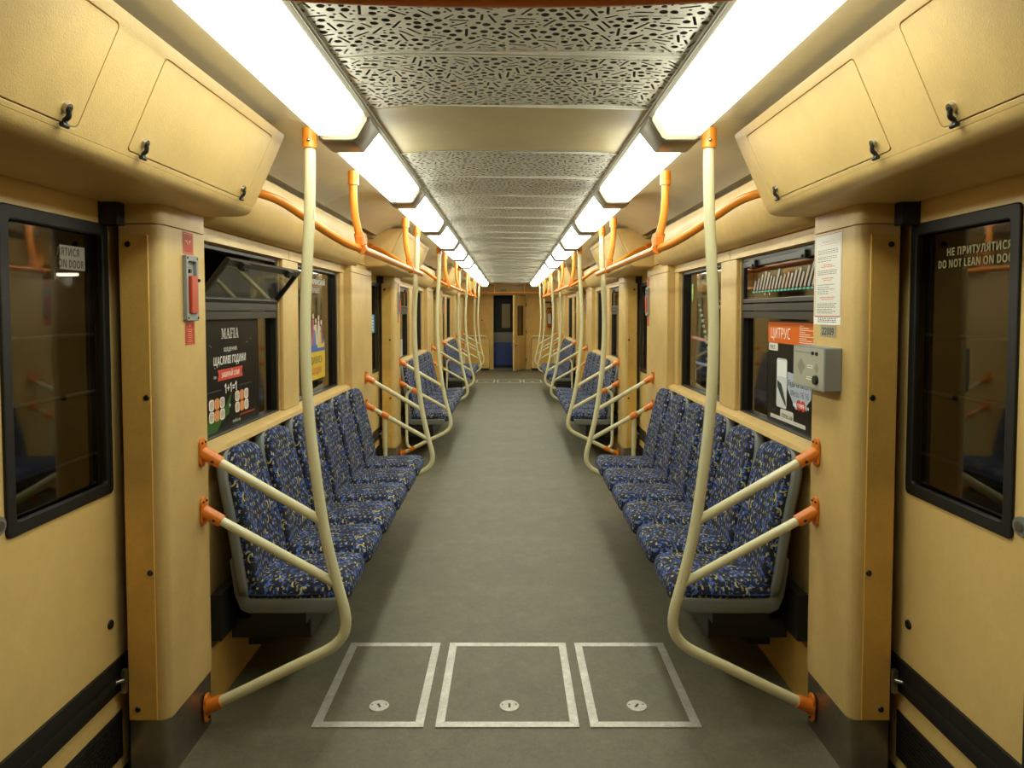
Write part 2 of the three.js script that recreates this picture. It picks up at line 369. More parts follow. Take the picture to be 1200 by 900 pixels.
// pillar outline in plan (X, d), extruded upward
function planPrism(pts, y0, y1, s, bevel = 0) {
  const sh = new THREE.Shape(pts.map(p => new THREE.Vector2(s * p[0], p[1])));
  const g = new THREE.ExtrudeGeometry(sh, { depth: y1 - y0, bevelEnabled: false });
  g.rotateX(-Math.PI / 2);          // (x, d, up) -> (x, up, -d)
  g.translate(0, y0, 0);
  return toCreasedNormals(g, 0.6);
}
const walls = {};
for (const s of [-1, 1]) {
  const side = s < 0 ? 'left' : 'right';
  const w = walls[s] = structure('wall_' + side, `ochre yellow side wall panels of the car, ${sideName(s)}`, 'wall');
  part(w, 'upper_wall', box(s * 1.2, s * 1.32, 1.885, 2.54, D_NEAR, D_FAR), M.yellow);
  for (const k of BAYS) {
    const z = k * L;
    part(w, 'lower_wall', box(s * 1.18, s * 1.32, 0, 1.0, 2.3 + z, 5.4 + z), M.yellow);
    part(w, 'window_header', box(s * 1.18, s * 1.32, 1.795, 1.885, 2.3 + z, 5.4 + z), M.yellow);
    for (const [a, b] of [[2.3, W1[0]], [W1[1], W2[0]], [W2[1], 5.4]]) part(w, 'window_pier', box(s * 1.18, s * 1.32, 1.0, 1.795, a + z, b + z), M.yellow);
    part(w, 'mullion_board', rbox(s * 1.16, s * 1.181, 1.022, 1.797, W1[1] + .012 + z, W2[0] - .012 + z, .006), M.yellow);
    part(w, 'jamb_board', rbox(s * 1.16, s * 1.181, 1.022, 1.797, W2[1] + .012 + z, 4.80 + z, .006), M.yellow);
    part(w, 'header_board', rbox(s * 1.155, s * 1.181, 1.799, 1.85, 2.49 + z, W1[1] + .1 + z, .005), M.yellow);
    part(w, 'header_board', rbox(s * 1.155, s * 1.181, 1.799, 1.85, W1[1] + .102 + z, 4.80 + z, .005), M.yellow);
    part(w, 'sill_board', prism([[1.181, 1.022], [1.15, 1.016], [1.125, 1.004], [1.12, .985], [1.181, .975]], 2.49 + z, 4.80 + z, s), M.yellow);
    const corn = [[1.024, 2.082], [1.014, 2.05], [1.020, 1.985], [1.040, 1.925], [1.068, 1.880], [1.095, 1.858], [1.125, 1.852], [1.181, 1.852], [1.2, 2.082]];
    part(w, 'cornice', prism(corn, 2.505 + z, 4.93 + z, s, .025), M.yellow);
    part(w, 'vent_bar', [box(s * 1.035, s * 1.075, 2.0835, 2.088, 2.51 + z, 5.24 + z), box(s * 1.05, s * 1.06, 2.094, 2.100, 2.51 + z, 5.24 + z)], M.lampGrey);
    part(w, 'cornice_end', box(s * 1.11, s * 1.2, 1.885, 2.083, 4.92 + z, 5.25 + z), M.yellow);
    part(w, 'heater_cover', rbox(s * 1.14, s * 1.18, 0, .24, 2.5 + z, 5.18 + z, .01), M.yellowPanel);
  }
  // pillars: A at the near end of a bay (its panel faces the doorway), B at the far end
  const pillar = (d0, d1, doorNear, z, withNear = true) => {
    const r = .035, X = 1.106;
    const pl = doorNear
      ? [[1.236, d0], ...rc(X + r, d0 + r, r, 270, 180), [X, d1 - .006], [X + .006, d1], [1.236, d1]]
      : [[1.236, d0], [X + .006, d0], [X, d0 + .006], ...rc(X + r, d1 - r, r, 180, 90), [1.236, d1]];
    const shift = pts => pts.map(([x, d]) => [x, d + z]);
    const inset = (pts, q = .004) => pts.map(([x, d]) => [x + (x < 1.23 ? q : 0), d + z + (doorNear ? (d < d0 + r ? q * (1 - (d - d0) / r) : 0) : (d > d1 - r ? -q : 0))]);
    const p = part(w, 'pillar', planPrism(shift(pl), .2, 1.805, s), M.yellow);
    part(p, 'pillar_cap', planPrism(shift(pl), 1.809, 1.874, s), M.yellow);
    part(p, 'cap_joint', planPrism(inset(pl, .014), 1.804, 1.81, s), M.yellow);
    part(p, 'plinth', planPrism(inset(pl), 0, .1995, s), M.steel);
    const face = doorNear ? d0 + z : d1 + z, n = doorNear ? -1 : 1;
    // access panel on the doorway side
    const f0 = Math.min(face, face + n * .006), f1 = Math.max(face, face + n * .006);
    part(p, 'access_panel', rbox(s * 1.142, s * 1.233, .205, 1.772, f0, f1, .0015, 1), M.yellowPanel);
    for (const [X1, y] of [[1.205, 1.742], [1.156, 1.255], [1.156, .689], [1.205, .24]])
      part(p, 'screw', rod(new THREE.Vector3(s * X1, y, -(face + n * .005)), new THREE.Vector3(s * X1, y, -(face + n * .009)), .0105, 12, .008), M.latch);
    part(p, 'door_seal', box(s * 1.236, s * 1.245, .02, 1.87, doorNear ? d0 + z + .012 : d1 + z - .04, doorNear ? d0 + z + .04 : d1 + z - .012), M.rubber);
  };
  for (const k of [0, 1, 2, 3]) pillar(2.17, k < 3 ? 2.49 : 2.49, true, k * L);
  for (const k of [-1, 0, 1, 2]) pillar(4.80, 5.52, false, k * L);
  part(w, 'outer_wall', box(s * 1.25, s * 1.32, 0, 1.885, 2.2 + 3 * L, D_FAR), M.yellow);
  part(w, 'end_bay_wall', box(s * 1.15, s * 1.25, 0, 1.885, 2.49 + 3 * L, D_FAR), M.yellow);
  part(w, 'end_bay_upper', box(s * 1.1, s * 1.2, 1.885, 2.12, 2.5 + 3 * L, D_FAR), M.yellow);
  part(w, 'near_bay_wall', box(s * 1.18, s * 1.32, 0, 1.885, D_NEAR, 4.82 - L), M.yellow);
  part(w, 'near_bay_upper', box(s * 1.03, s * 1.2, 1.85, 2.10, D_NEAR, 5.24 - L), M.yellow);
  for (const k of [0, 1, 2, 3]) part(w, 'outer_pier', box(s * 1.25, s * 1.32, 0, 1.885, 2.285 + k * L, 2.34 + k * L), M.grey);
  for (const k of [-1, 0, 1, 2]) part(w, 'outer_pier', box(s * 1.25, s * 1.32, 0, 1.885, 5.34 + k * L, 5.40 + k * L), M.grey);
}

// ---------------------------------------------------------------- doors
let doorNo = 0;
const textR = canvasTex(1024, 192, (c, w, h) => {
  c.clearRect(0, 0, w, h); c.fillStyle = '#b3a877'; c.textAlign = 'center'; c.textBaseline = 'middle';
  c.font = 'bold 88px sans-serif';
  c.save(); c.translate(w * .52, h * .27); c.scale(.92, 1); c.fillText('НЕ ПРИТУЛЯТИСЯ', 0, 0); c.restore();
  c.save(); c.translate(w * .5, h * .76); c.scale(.86, 1); c.fillText('DO NOT LEAN ON DOOR', 0, 0); c.restore();
});
const textL = canvasTex(1024, 192, (c, w, h) => {
  c.clearRect(0, 0, w, h); c.fillStyle = '#b4b2aa'; c.fillRect(w * .66, 0, w * .34, h); c.beginPath(); c.rect(w * .62, 0, w * .38, h); c.clip();
  c.fillStyle = '#5a4a3a'; c.textAlign = 'right'; c.textBaseline = 'middle'; c.font = 'bold 88px sans-serif';
  c.save(); c.translate(w * .93, h * .27); c.scale(.92, 1); c.fillText('НЕ ПРИТУЛЯТИСЯ', 0, 0); c.restore();
  c.save(); c.translate(w * .985, h * .76); c.scale(.86, 1); c.fillText('DO NOT LEAN ON DOOR', 0, 0); c.restore();
});
function facing(s, X, y0, y1, d0, d1) {              // flat rectangle facing the aisle
  const g = new THREE.PlaneGeometry(d1 - d0, y1 - y0); g.rotateY(-s * Math.PI / 2);
  g.translate(s * X, (y0 + y1) / 2, -(d0 + d1) / 2); return g;
}
const decal = (tex, o = {}) => std({ map: tex, transparent: true, alphaTest: .02, roughness: .5, side: THREE.DoubleSide, ...o });
const printed = (tex, o = {}) => phy({ map: tex, roughness: .5, specularIntensity: .4, side: THREE.DoubleSide, ...o });
const decR = decal(textR), decL = decal(textL);
function doorLeaf(s, k, far) {
  const z = k * L, o = structure('door_' + (++doorNo), '', 'door', [s * 1.29, 0, DOOR_MID + z + (far ? .3 : -.3)]);
  const m = d => (far ? d : 2 * DOOR_MID - d) + z;
  const mm = (a, b) => [Math.min(m(a), m(b)), Math.max(m(a), m(b))];
  const span = mm(DOOR_MID + .004, 2.27), win = mm(1.70, 2.163);
  const face = part(o, 'leaf', plate(rect(span[0], span[1], .03, 1.88), 1.272, 1.308, s, [rect(win[0] + .012, win[1] - .012, .965, 1.79)]), M.yellowDoor);
  part(o, 'window_gasket', plate(roundRect(win[0], win[1], .952, 1.803, .018), 1.264, 1.28, s, [roundRect(win[0] + .034, win[1] - .034, .99, 1.765, .012)], .004), M.rubber);
  part(o, 'pane', box(s * 1.288, s * 1.2885, .97, 1.785, win[0] + .014, win[1] - .014), M.glass);
  part(o, 'rail_band', [box(s * 1.262, s * 1.273, .30, .405, span[0], span[1] - .01), rbox(s * 1.254, s * 1.263, .335, .355, span[0], span[1] - .01, .003)], M.rubber);
  const gr = mm(1.84, 2.185);
  const grille = part(o, 'grille', box(s * 1.268, s * 1.273, .075, .228, gr[0], gr[1]), M.dark);
  for (let i = 0; i < 11; i++) part(grille, 'slat', box(s * 1.264, s * 1.2685, .084 + i * .013, .090 + i * .013, gr[0] + .01, gr[1] - .01), M.winFrame);
  const sp = mm(2.137, 2.137)[0];
  part(o, 'plug', rod(new THREE.Vector3(s * 1.273, .533, -sp), new THREE.Vector3(s * 1.267, .533, -sp), .016, 16, .013), M.rubber);
  const hd = m(1.672);
  part(o, 'lock_ring', rod(new THREE.Vector3(s * 1.273, .997, -hd), new THREE.Vector3(s * 1.264, .997, -hd), .026, 20, .024), M.shell);
  part(o, 'lock_core', rod(new THREE.Vector3(s * 1.266, .997, -hd), new THREE.Vector3(s * 1.260, .997, -hd), .014, 16, .013), M.chrome);
  const eg = mm(DOOR_MID, DOOR_MID + .016); part(o, 'rubber_edge', box(s * 1.268, s * 1.31, .03, 1.88, eg[0], eg[1]), M.rubber);
  part(o, 'guide_block', [box(s * 1.215, s * 1.272, 1.80, 1.872, ...mm(2.125, 2.168))], M.dark);
  part(o, 'catch_plate', [box(s * 1.235, s * 1.25, .30, .375, ...mm(2.150, 2.169)), rod(new THREE.Vector3(s * 1.262, .345, -m(2.13)), new THREE.Vector3(s * 1.24, .345, -m(2.15)), .006)], M.steel);
  if (k === 0 && far) {
    if (s > 0) part(o, 'warning_lettering', facing(s, 1.286, 1.652, 1.722, 1.70, 2.085), decR, true);
    else part(o, 'warning_lettering', facing(s, 1.286, 1.652, 1.722, 1.735, 2.075), decL, true);
  }
  const where = ['by the emergency handle pillar', 'by the intercom pillar'][s < 0 ? 0 : 1];
  o.userData.label = k === 0
    ? (far ? `yellow sliding door leaf with dark window ${where}` : `yellow sliding door leaf facing the one ${where}`)
    : `yellow sliding door leaf, ${far ? 'farther' : 'nearer'} of doorway ${['', 'after first bay', 'after middle bay', 'before end wall'][k]}, ${sideName(s)}`;
  return o;
}
for (const s of [-1, 1]) for (const k of [0, 1, 2, 3]) for (const f of [true, false]) doorLeaf(s, k, f);

// ---------------------------------------------------------------- cabinets over the doors
const FA = [.81, 2.165], FB = [.9265, 1.906];       // sloping front, top and bottom
const fl = Math.hypot(FB[0] - FA[0], FB[1] - FA[1]), fu = [(FB[0] - FA[0]) / fl, (FB[1] - FA[1]) / fl], fn = [-fu[1] * -1, 0];
const outN = [-(-fu[1]), -fu[0]];                    // pointing into the aisle and down
const NX = fu[1] < 0 ? fu[1] : -fu[1], NY = -fu[0];  // unit normal of the front (X inwards negative)
function slopePlate(outline, holes, t0, t1, s, bevel = 0) { // outline in (d, v): v measured down the slope; t along the normal
  const sh = new THREE.Shape(outline.map(p => new THREE.Vector2(...p)));
  for (const h of holes) sh.holes.push(new THREE.Path(h.map(p => new THREE.Vector2(...p))));
  const g = new THREE.ExtrudeGeometry(sh, { depth: t1 - t0 - 2 * bevel, bevelEnabled: bevel > 0, bevelThickness: bevel, bevelSize: bevel, bevelOffset: -bevel, bevelSegments: 2 });
  const p = g.attributes.position;
  for (let i = 0; i < p.count; i++) {
    const d = p.getX(i), v = p.getY(i), t = t0 + bevel + p.getZ(i);
    p.setXYZ(i, s * (FA[0] + fu[0] * v + NX * t), FA[1] + fu[1] * v + NY * t, -d);
  }
  if (s > 0) flip(g);
  g.computeVertexNormals(); return g;
}
const onSlope = (d, v, t, s) => new THREE.Vector3(s * (FA[0] + fu[0] * v + NX * t), FA[1] + fu[1] * v + NY * t, -d);
const cabMaster = {};
function doorCabinet(s) {
  const d0 = .82, d1 = 2.5;
  const o = thing('overdoor_cabinet', '', 'cabinet', [s * 1.1, 1.872, (d0 + d1) / 2], null);
  const sk = .008;
  const body = [[FA[0] - NX * sk, FA[1]], [FB[0] - NX * sk, FB[1] - NY * sk], [FB[0], FB[1]], [.932, 1.893], [.942, 1.882], [.957, 1.875], [.98, 1.872], [1.262, 1.869], [1.2, 1.89], [1.2, 2.168], [.83, 2.168]];
  part(o, 'body', prism(body, d0, d1, s, .020), M.yellow);
  const lids = [[.90, 1.47], [1.66, 2.395]], v0 = .03, v1 = .272, gap = .003;
  part(o, 'front_skin', slopePlate(roundRect(d0 + .009, d1 - .009, 0, fl, .016), lids.map(([a, b]) => roundRect(a, b, v0, v1, .012, 4)), -sk, 0, s, .0012), M.yellow);
  for (const [a, b] of lids) {
    part(o, 'lid_recess', slopePlate(rect(a - .004, b + .004, v0 - .004, v1 + .004), [], -sk - .003, -sk + .001, s), M.yellow);
    const lid = part(o, 'lid', slopePlate(roundRect(a + gap, b - gap, v0 + gap, v1 - gap, .011, 4), [], -sk + .001, .0005, s, .001), M.yellow);
    for (const dd of [a + .055, b - .055]) {
      const v = v1 - .03;
      const hook = [];
      const boss = part(lid, 'latch_boss', [rod(onSlope(dd, v - .004, 0, s), onSlope(dd, v - .004, .008, s), .0125, 18, .0105)], M.chrome);
      hook.push(rod(onSlope(dd, v - .004, .0075, s), onSlope(dd, v - .004, .0095, s), .006, 12, .005));
      hook.push(tube([onSlope(dd, v, .009, s), onSlope(dd + .001, v + .012, .012, s), onSlope(dd + .001, v + .022, .008, s), onSlope(dd + .002, v + .030, .012, s)], .0055, 12, 8));
      hook.push(rod(onSlope(dd - .009, v + .031, .011, s), onSlope(dd + .011, v + .031, .011, s), .0055, 10));
      part(lid, 'latch', hook, M.latch);
    }
  }
  return o;
}
for (const s of [-1, 1]) for (const k of [0, 1, 2, 3]) {
  const label = k === 0 ? `yellow cabinet with latched lids above the door ${s < 0 ? 'by the emergency handle' : 'by the intercom'}`
    : `yellow cabinet over the doorway ${['', 'after first bay', 'after middle bay', 'before end wall'][k]}, ${sideName(s)}`;
  if (k === 0) { cabMaster[s] = doorCabinet(s); cabMaster[s].userData.label = label; } else copyOf(cabMaster[s], k * L, label);
}

// ---------------------------------------------------------------- windows
let winNo = 0;
for (const s of [-1, 1]) for (const k of BAYS) for (const wi of [0, 1]) {
  const z = k * L, [a, b] = (wi ? W2 : W1).map(q => q + z), [y0, y1] = WY;
  const o = structure('window_' + (++winNo), `dark framed car window, ${wi ? 'plain single pane' : 'with opening top sash'}, ${bayName(k)}, ${sideName(s)}`, 'window', [s * 1.21, y0, (a + b) / 2]);
  part(o, 'frame', plate(rect(a, b, y0, y1), 1.184, 1.24, s, [rect(a + .028, b - .028, y0 + .03, y1 - .02)], .004), M.winFrame);
  if (wi) { part(o, 'pane', box(s * 1.212, s * 1.2125, y0 + .025, y1 - .015, a + .024, b - .024), M.glass); continue; }
  part(o, 'pane', box(s * 1.212, s * 1.2125, y0 + .025, 1.505, a + .024, b - .024), M.glass);
  part(o, 'transom', [rbox(s * 1.182, s * 1.235, 1.498, 1.530, a + .02, b - .02, .006), rbox(s * 1.176, s * 1.235, 1.534, 1.566, a + .02, b - .02, .006)], M.winFrame);
  const ha = a + .03, hb = b - .02, hl = .207, tilt = (s < 0 && k === 0) ? .66 : 0;
  // sash in its own plane, hinged at the bottom rail
  const sashGeo = (g) => { const q = g; q.translate(-s * 1.19, -1.57, 0); q.rotateZ(s * tilt); q.translate(s * 1.19, 1.57, 0); return q; };
  const sash = part(o, 'sash', sashGeo(plate(rect(ha, hb, 1.57, 1.57 + hl), 1.18, 1.20, s, [rect(ha + .022, hb - .022, 1.592, 1.57 + hl - .03)], .003)), M.winFrame);
  part(sash, 'sash_pane', sashGeo(box(s * 1.19, s * 1.1905, 1.59, 1.57 + hl - .028, ha + .02, hb - .02)), M.glass);
  for (const q of [.17, .8]) {
    const dq = ha + (hb - ha) * q;
    part(sash, 'sash_catch', sashGeo(mergeGeometries([clean(rbox(s * 1.165, s * 1.181, 1.742, 1.775, dq - .035, dq + .035, .004)), clean(rbox(s * 1.158, s * 1.17, 1.745, 1.757, dq - .02, dq + .02, .003))])), M.latch);
  }
  if (tilt) part(o, 'stay_arm', [rod(new THREE.Vector3(s * 1.20, 1.60, -(hb + .004)), new THREE.Vector3(s * 1.07, 1.715, -(hb + .004)), .005)], M.steel);
}

// ---------------------------------------------------------------- seats
const seatMaster = {};
function makeSeat(s) {
  const dc = 2.60 + .2025, o = thing('seat', '', 'seat', [s * .9, 0, dc], null);
  const W = .392;
  // cushion: length along X .40, height .085
  const cu = softBox(.425, .105, W - .014, .048, [16, 7, 16], (v, w, h, l) => {
    const u = v.x * -1 / (w / 2), q = v.z / (l / 2);        // u = 1 at the front edge
    if (v.y > 0) v.y += .010 * u - .012 * (1 - u * u) - .014 * Math.pow(Math.abs(q), 3);
    if (u > .35) v.y -= .016 * Math.pow((u - .35) / .65, 2);
    v.z *= 1 - .12 * Math.pow(Math.max(0, u), 3);
  });
  if (s < 0) { cu.scale(-1, 1, 1); cu.setIndex(Array.from(cu.index.array).reverse()); }
  cu.translate(s * .840, .438, -dc);
  part(o, 'cushion', cu, M.cloth);
  const wingShape = (grow) => (v, w, h, l) => {
    const t = v.y / h + .5, q = v.z / (l / 2);
    const taper = 1 - .16 * Math.max(0, t - .2) - .20 * Math.pow(Math.max(0, t - .78) / .22, 2) + .02 * Math.sin(t * 6);
    v.z *= taper;
    v.y -= .022 * Math.pow(Math.abs(q), 3) * Math.max(0, t);
    v.x += -.018 * Math.pow(Math.abs(q), 2.2) * (1 - .35 * t) + .010 * Math.cos((t - .3) * 5);      // side bolsters come forward
    v.x += .078 * t + .022 * t * t - .012 * Math.sin(t * 5.2);                                                    // lean
  };
  const bk = softBox(.058, .55, W - .022, .026, [4, 18, 14], wingShape());
  if (s < 0) { bk.scale(-1, 1, 1); bk.setIndex(Array.from(bk.index.array).reverse()); }
  bk.translate(s * 1.018, .71, -dc);
  part(o, 'backrest', bk, M.cloth);
  const sh = softBox(.05, .575, W + .006, .02, [3, 14, 10], wingShape());
  if (s < 0) { sh.scale(-1, 1, 1); sh.setIndex(Array.from(sh.index.array).reverse()); }
  sh.translate(s * 1.048, .705, -dc);
  part(o, 'back_shell', sh, M.shell);
  const pan = [[.675, .414], [.668, .395], [.678, .368], [.705, .352], [1.02, .352], [1.05, .366], [1.072, .42], [1.09, .56], [1.06, .60], [1.035, .48], [1.01, .414]];
  part(o, 'seat_shell', prism(pan, dc - W / 2 + .008, dc + W / 2 - .008, s, .010), M.shell);
  part(o, 'bracket', box(s * .80, s * 1.02, .30, .353, dc - .16, dc + .16), M.dark);
  return o;
}
for (const s of [-1, 1]) for (const k of BAYS) for (let i = 0; i < 6; i++) {
  const side = s < 0 ? 'emergency handle' : 'intercom';
  const label = k === 0 ? `blue patterned seat, ${ord[i]} from the pillar with the ${side}`
    : `blue patterned seat, ${ord[i]} counting towards end door, ${bayName(k)}, ${sideName(s)}`;
  let o; const dz = k * L + i * .405;
  if (!seatMaster[s]) { o = seatMaster[s] = makeSeat(s); o.userData.label = label; o.userData.group = 'blue seats along the walls'; } else o = copyOf(seatMaster[s], dz, label);
}
for (const s of [-1, 1]) for (const k of BAYS) {
  const o = thing('seat_support', `black steel support under the row of seats, ${bayName(k)}, ${sideName(s)}`, 'support', [s * 1.1, 0, 3.8 + k * L]);
  part(o, 'heater_box', rbox(s * .80, s * 1.12, .215, .298, 2.70 + k * L, 4.98 + k * L, .006), M.dark);
  part(o, 'back_box', box(s * 1.10, s * 1.139, .27, .45, 2.56 + k * L, 5.08 + k * L), M.dark);
  for (const d of [2.9, 3.8, 4.7]) part(o, 'bracket_leg', prism([[.84, .216], [1.12, .216], [1.12, .10], [1.04, .10]], d - .02 + k * L, d + .02 + k * L, s), M.dark);
}

// ---------------------------------------------------------------- grab poles
const poleLine = [[.704, 2.168], [.703, 2.10], [.706, 1.90], [.716, 1.72], [.726, 1.52], [.726, 1.34], [.716, 1.14], [.694, .94], [.666, .74], [.626, .56], [.598, .455], [.592, .405], [.602, .358], [.636, .318], [.70, .282], [.80, .234], [.95, .160], [1.075, .100]];
const onWall = { up: 1.025, lo: .812, foot: .09 };
function flange(s, y, d, dirY) {
  const out = [];
  const pl = plate(roundRect(d - .022, d + .022, y - .052, y + .052, .0215, 6), 0, .010, 1, [], .003);
  // thin plate against the pillar face X = 1.106
  const p = pl.attributes.position; for (let i = 0; i < p.count; i++) p.setX(i, s * (1.1055 - p.getX(i)));
  if (s > 0) flip(pl); pl.computeVertexNormals(); out.push(pl);
  return out;
}
const poleMaster = {};
function makePole(s, P, kind) {
  const o = thing('grab_pole', '', 'grab pole', [s * 1.05, .09, P], null);
  part(o, 'pole', tube(poleLine.map(([X, y]) => V(s * X, y, P)), .0195, 110, 16), M.cream);
  const top = part(o, 'top_socket', [rod(V(s * .704, 2.172, P), V(s * .704, 2.108, P), .0255, 18), rod(V(s * .704, 2.110, P), V(s * .704, 2.104, P), .0235, 18, .026)], M.orange);
  part(top, 'screw', ball(V(s * .700, 2.128, P - .0255), .0065), M.chrome);
  for (const [yw, end] of [[onWall.up, [.674, .775]], [onWall.lo, [.622, .545]]]) {
    const a = V(s * 1.100, yw, P), b = V(s * end[0], end[1], P), dir = b.clone().sub(a).normalize();
    part(o, 'arm', rod(a.clone().addScaledVector(dir, .03), b, .0165), M.cream);
    const f = part(o, 'wall_flange', [...flange(s, yw, P), rod(a, a.clone().addScaledVector(dir, .075), .0235, 18, .0215)], M.orangeDeep);
    for (const q of [-.013, .013]) part(f, 'screw', ball(V(s * 1.095, yw + .036, P + q), .0045, 8, 6), M.latch);
    part(f, 'screw', ball(a.clone().addScaledVector(dir, .05).add(new THREE.Vector3(0, -.004, .021)), .006, 10, 8), M.latch);
  }
  const fa = V(s * 1.100, onWall.foot, P), fd = V(s * .95, .160, P).sub(fa).normalize();
  const ff = part(o, 'foot_flange', [...flange(s, onWall.foot, P), rod(fa, fa.clone().addScaledVector(fd, .06), .026, 18, .0235)], M.orangeDeep);
  part(ff, 'screw', ball(V(s * 1.095, onWall.foot - .036, P), .0045, 8, 6), M.latch);
  if (kind !== 'plain') {
    const tee = (X, y, u) => [rod(V(s * (X - .03 * u[0]), y - .03 * u[1], P), V(s * (X + .03 * u[0]), y + .03 * u[1], P), .0235, 16), ball(V(s * X, y, P), .026)];
    const lowU = [.862, .507], footU = [.89, -.45];
    if (kind === 'loop') {
      part(o, 'guard_loop', tube([V(s * .955, .728, P), V(s * .985, .735, P), V(s * 1.02, .715, P), V(s * 1.036, .67, P), V(s * 1.037, .45, P), V(s * 1.037, .22, P), V(s * 1.028, .175, P), V(s * 1.0, .152, P), V(s * .975, .15, P)], .0145, 60, 12), M.cream);
      part(o, 'tee_clamp', [...tee(.955, .730, lowU)], M.orangeDeep); part(o, 'tee_clamp', [...tee(.985, .143, footU)], M.orangeDeep);
    } else {
      part(o, 'guard_bar', rod(V(s * .955, .728, P), V(s * .955, .155, P), .0145), M.cream);
      part(o, 'tee_clamp', tee(.955, .730, lowU), M.orangeDeep); part(o, 'tee_clamp', tee(.955, .157, footU), M.orangeDeep);
    }
  }
  return o;
}
for (const s of [-1, 1]) {
  const pillarOf = s < 0 ? 'emergency handle pillar' : 'intercom pillar';
  const poles = [[P_A, 'plain', `cream grab pole with two arms fixed to the ${pillarOf}`]];
  for (let k = 0; k < 4; k++) {
    if (k < 3) poles.push([P_B + k * L, 'bar', `cream grab pole with guard bar, far end of ${['first', 'middle', 'last'][k]} bay, ${sideName(s)}`]);
    if (k > 0) poles.push([P_A + k * L, 'loop', `cream grab pole with guard loop, ${['', 'near end of middle bay', 'near end of last bay', 'beside end wall corner'][k]}, ${sideName(s)}`]);
  }
  for (const [P, kind, label] of poles) {
    const key = s + kind;
    if (!poleMaster[key]) { poleMaster[key] = [makePole(s, P, kind), P]; poleMaster[key][0].userData.label = label; poleMaster[key][0].userData.group = 'cream grab poles'; }
    else copyOf(poleMaster[key][0], P - poleMaster[key][1], label);
  }
}

// ---------------------------------------------------------------- overhead rails
for (const s of [-1, 1]) {
  let master;
  for (const k of BAYS) {
    const label = `orange overhead handrail along the ${['first bay', 'middle bay', 'last bay before end door'][k]}, ${sideName(s)}`;
    if (k) { copyOf(master, k * L, label); continue; }
    const o = master = thing('overhead_handrail', label, 'handrail', [s * .69, 1.82, 3.9], 'orange overhead handrails');
    part(o, 'rail', tube([V(s * 1.09, 2.0, 2.502), V(s * .94, 1.975, 2.6), V(s * .89, 1.958, 2.67), V(s * .83, 1.912, 2.79), V(s * .765, 1.862, 2.9), V(s * .715, 1.828, 3.03), V(s * .68, 1.816, 3.16), V(s * .674, 1.815, 3.3), V(s * .674, 1.815, 3.8), V(s * .674, 1.815, 4.4), V(s * .674, 1.815, 4.9), V(s * .676, 1.815, 5.26)], .0175, 130, 14), M.orange);
    part(o, 'branch_rail', tube([V(s * 1.085, 2.035, 5.248), V(s * .96, 1.985, 5.14), V(s * .86, 1.93, 5.02), V(s * .76, 1.868, 4.87), V(s * .69, 1.835, 4.73)], .0175, 40, 14), M.orange);
    part(o, 'branch_socket', [rod(V(s * 1.10, 2.04, 5.249), V(s * 1.03, 2.013, 5.2), .023, 16)], M.orangeDeep);
    for (const P of [3.14, 4.70]) {
      const post = part(o, 'post', tube([V(s * .712, 2.165, P), V(s * .712, 2.05, P), V(s * .706, 1.97, P), V(s * .692, 1.90, P), V(s * .676, 1.835, P)], .0175, 40, 14), M.orange);
      part(post, 'socket', rod(V(s * .712, 2.168, P), V(s * .712, 2.106, P), .0245, 18), M.orange);
      part(post, 'clamp', [rod(V(s * .690, 1.888, P), V(s * .678, 1.832, P), .0225, 14, .0225), rod(V(s * .674, 1.815, P - .019), V(s * .674, 1.815, P + .019), .0235, 18), rbox(s * .665, s * .70, 1.828, 1.872, P - .028, P - .01, .004)], M.orangeDeep);
    }
  }
}
// cross rails under the ceiling: one just ahead of the camera, one at the end wall
{
  const o = thing('cross_rail', 'orange bar crossing the car below the perforated ceiling', 'handrail', [0, 2.12, 1.32]);
  part(o, 'bar', tube([V(-.475, 2.150, 1.32), V(-.42, 2.141, 1.32), V(-.25, 2.132, 1.32), V(0, 2.128, 1.32), V(.25, 2.132, 1.32), V(.42, 2.141, 1.32), V(.475, 2.150, 1.32)], .021, 50, 14), M.orangeDeep);
  for (const X of [-.44, .44]) part(o, 'mount', rod(V(X, 2.148, 1.32), V(X, 2.236, 1.32), .02, 14), M.orangeDeep);
}
{
  const o = thing('cross_rail', 'orange handrail across the end wall above the open door', 'handrail', [0, 2.01, 17.3]);
  part(o, 'bar', rod(V(-.98, 2.01, 17.3), V(.98, 2.01, 17.3), .0175), M.orange);
  for (const X of [-.38, .39]) part(o, 'post', [rod(V(X, 2.01, 17.3), V(X, 2.25, 17.3), .0175), rod(V(X, 2.01, 17.27), V(X, 2.01, 17.33), .023)], M.orange);
  for (const s of [-1, 1]) part(o, 'wall_mount', rod(V(s * .97, 2.01, 17.3), V(s * 1.1, 2.01, 17.3), .024), M.orangeDeep);
}

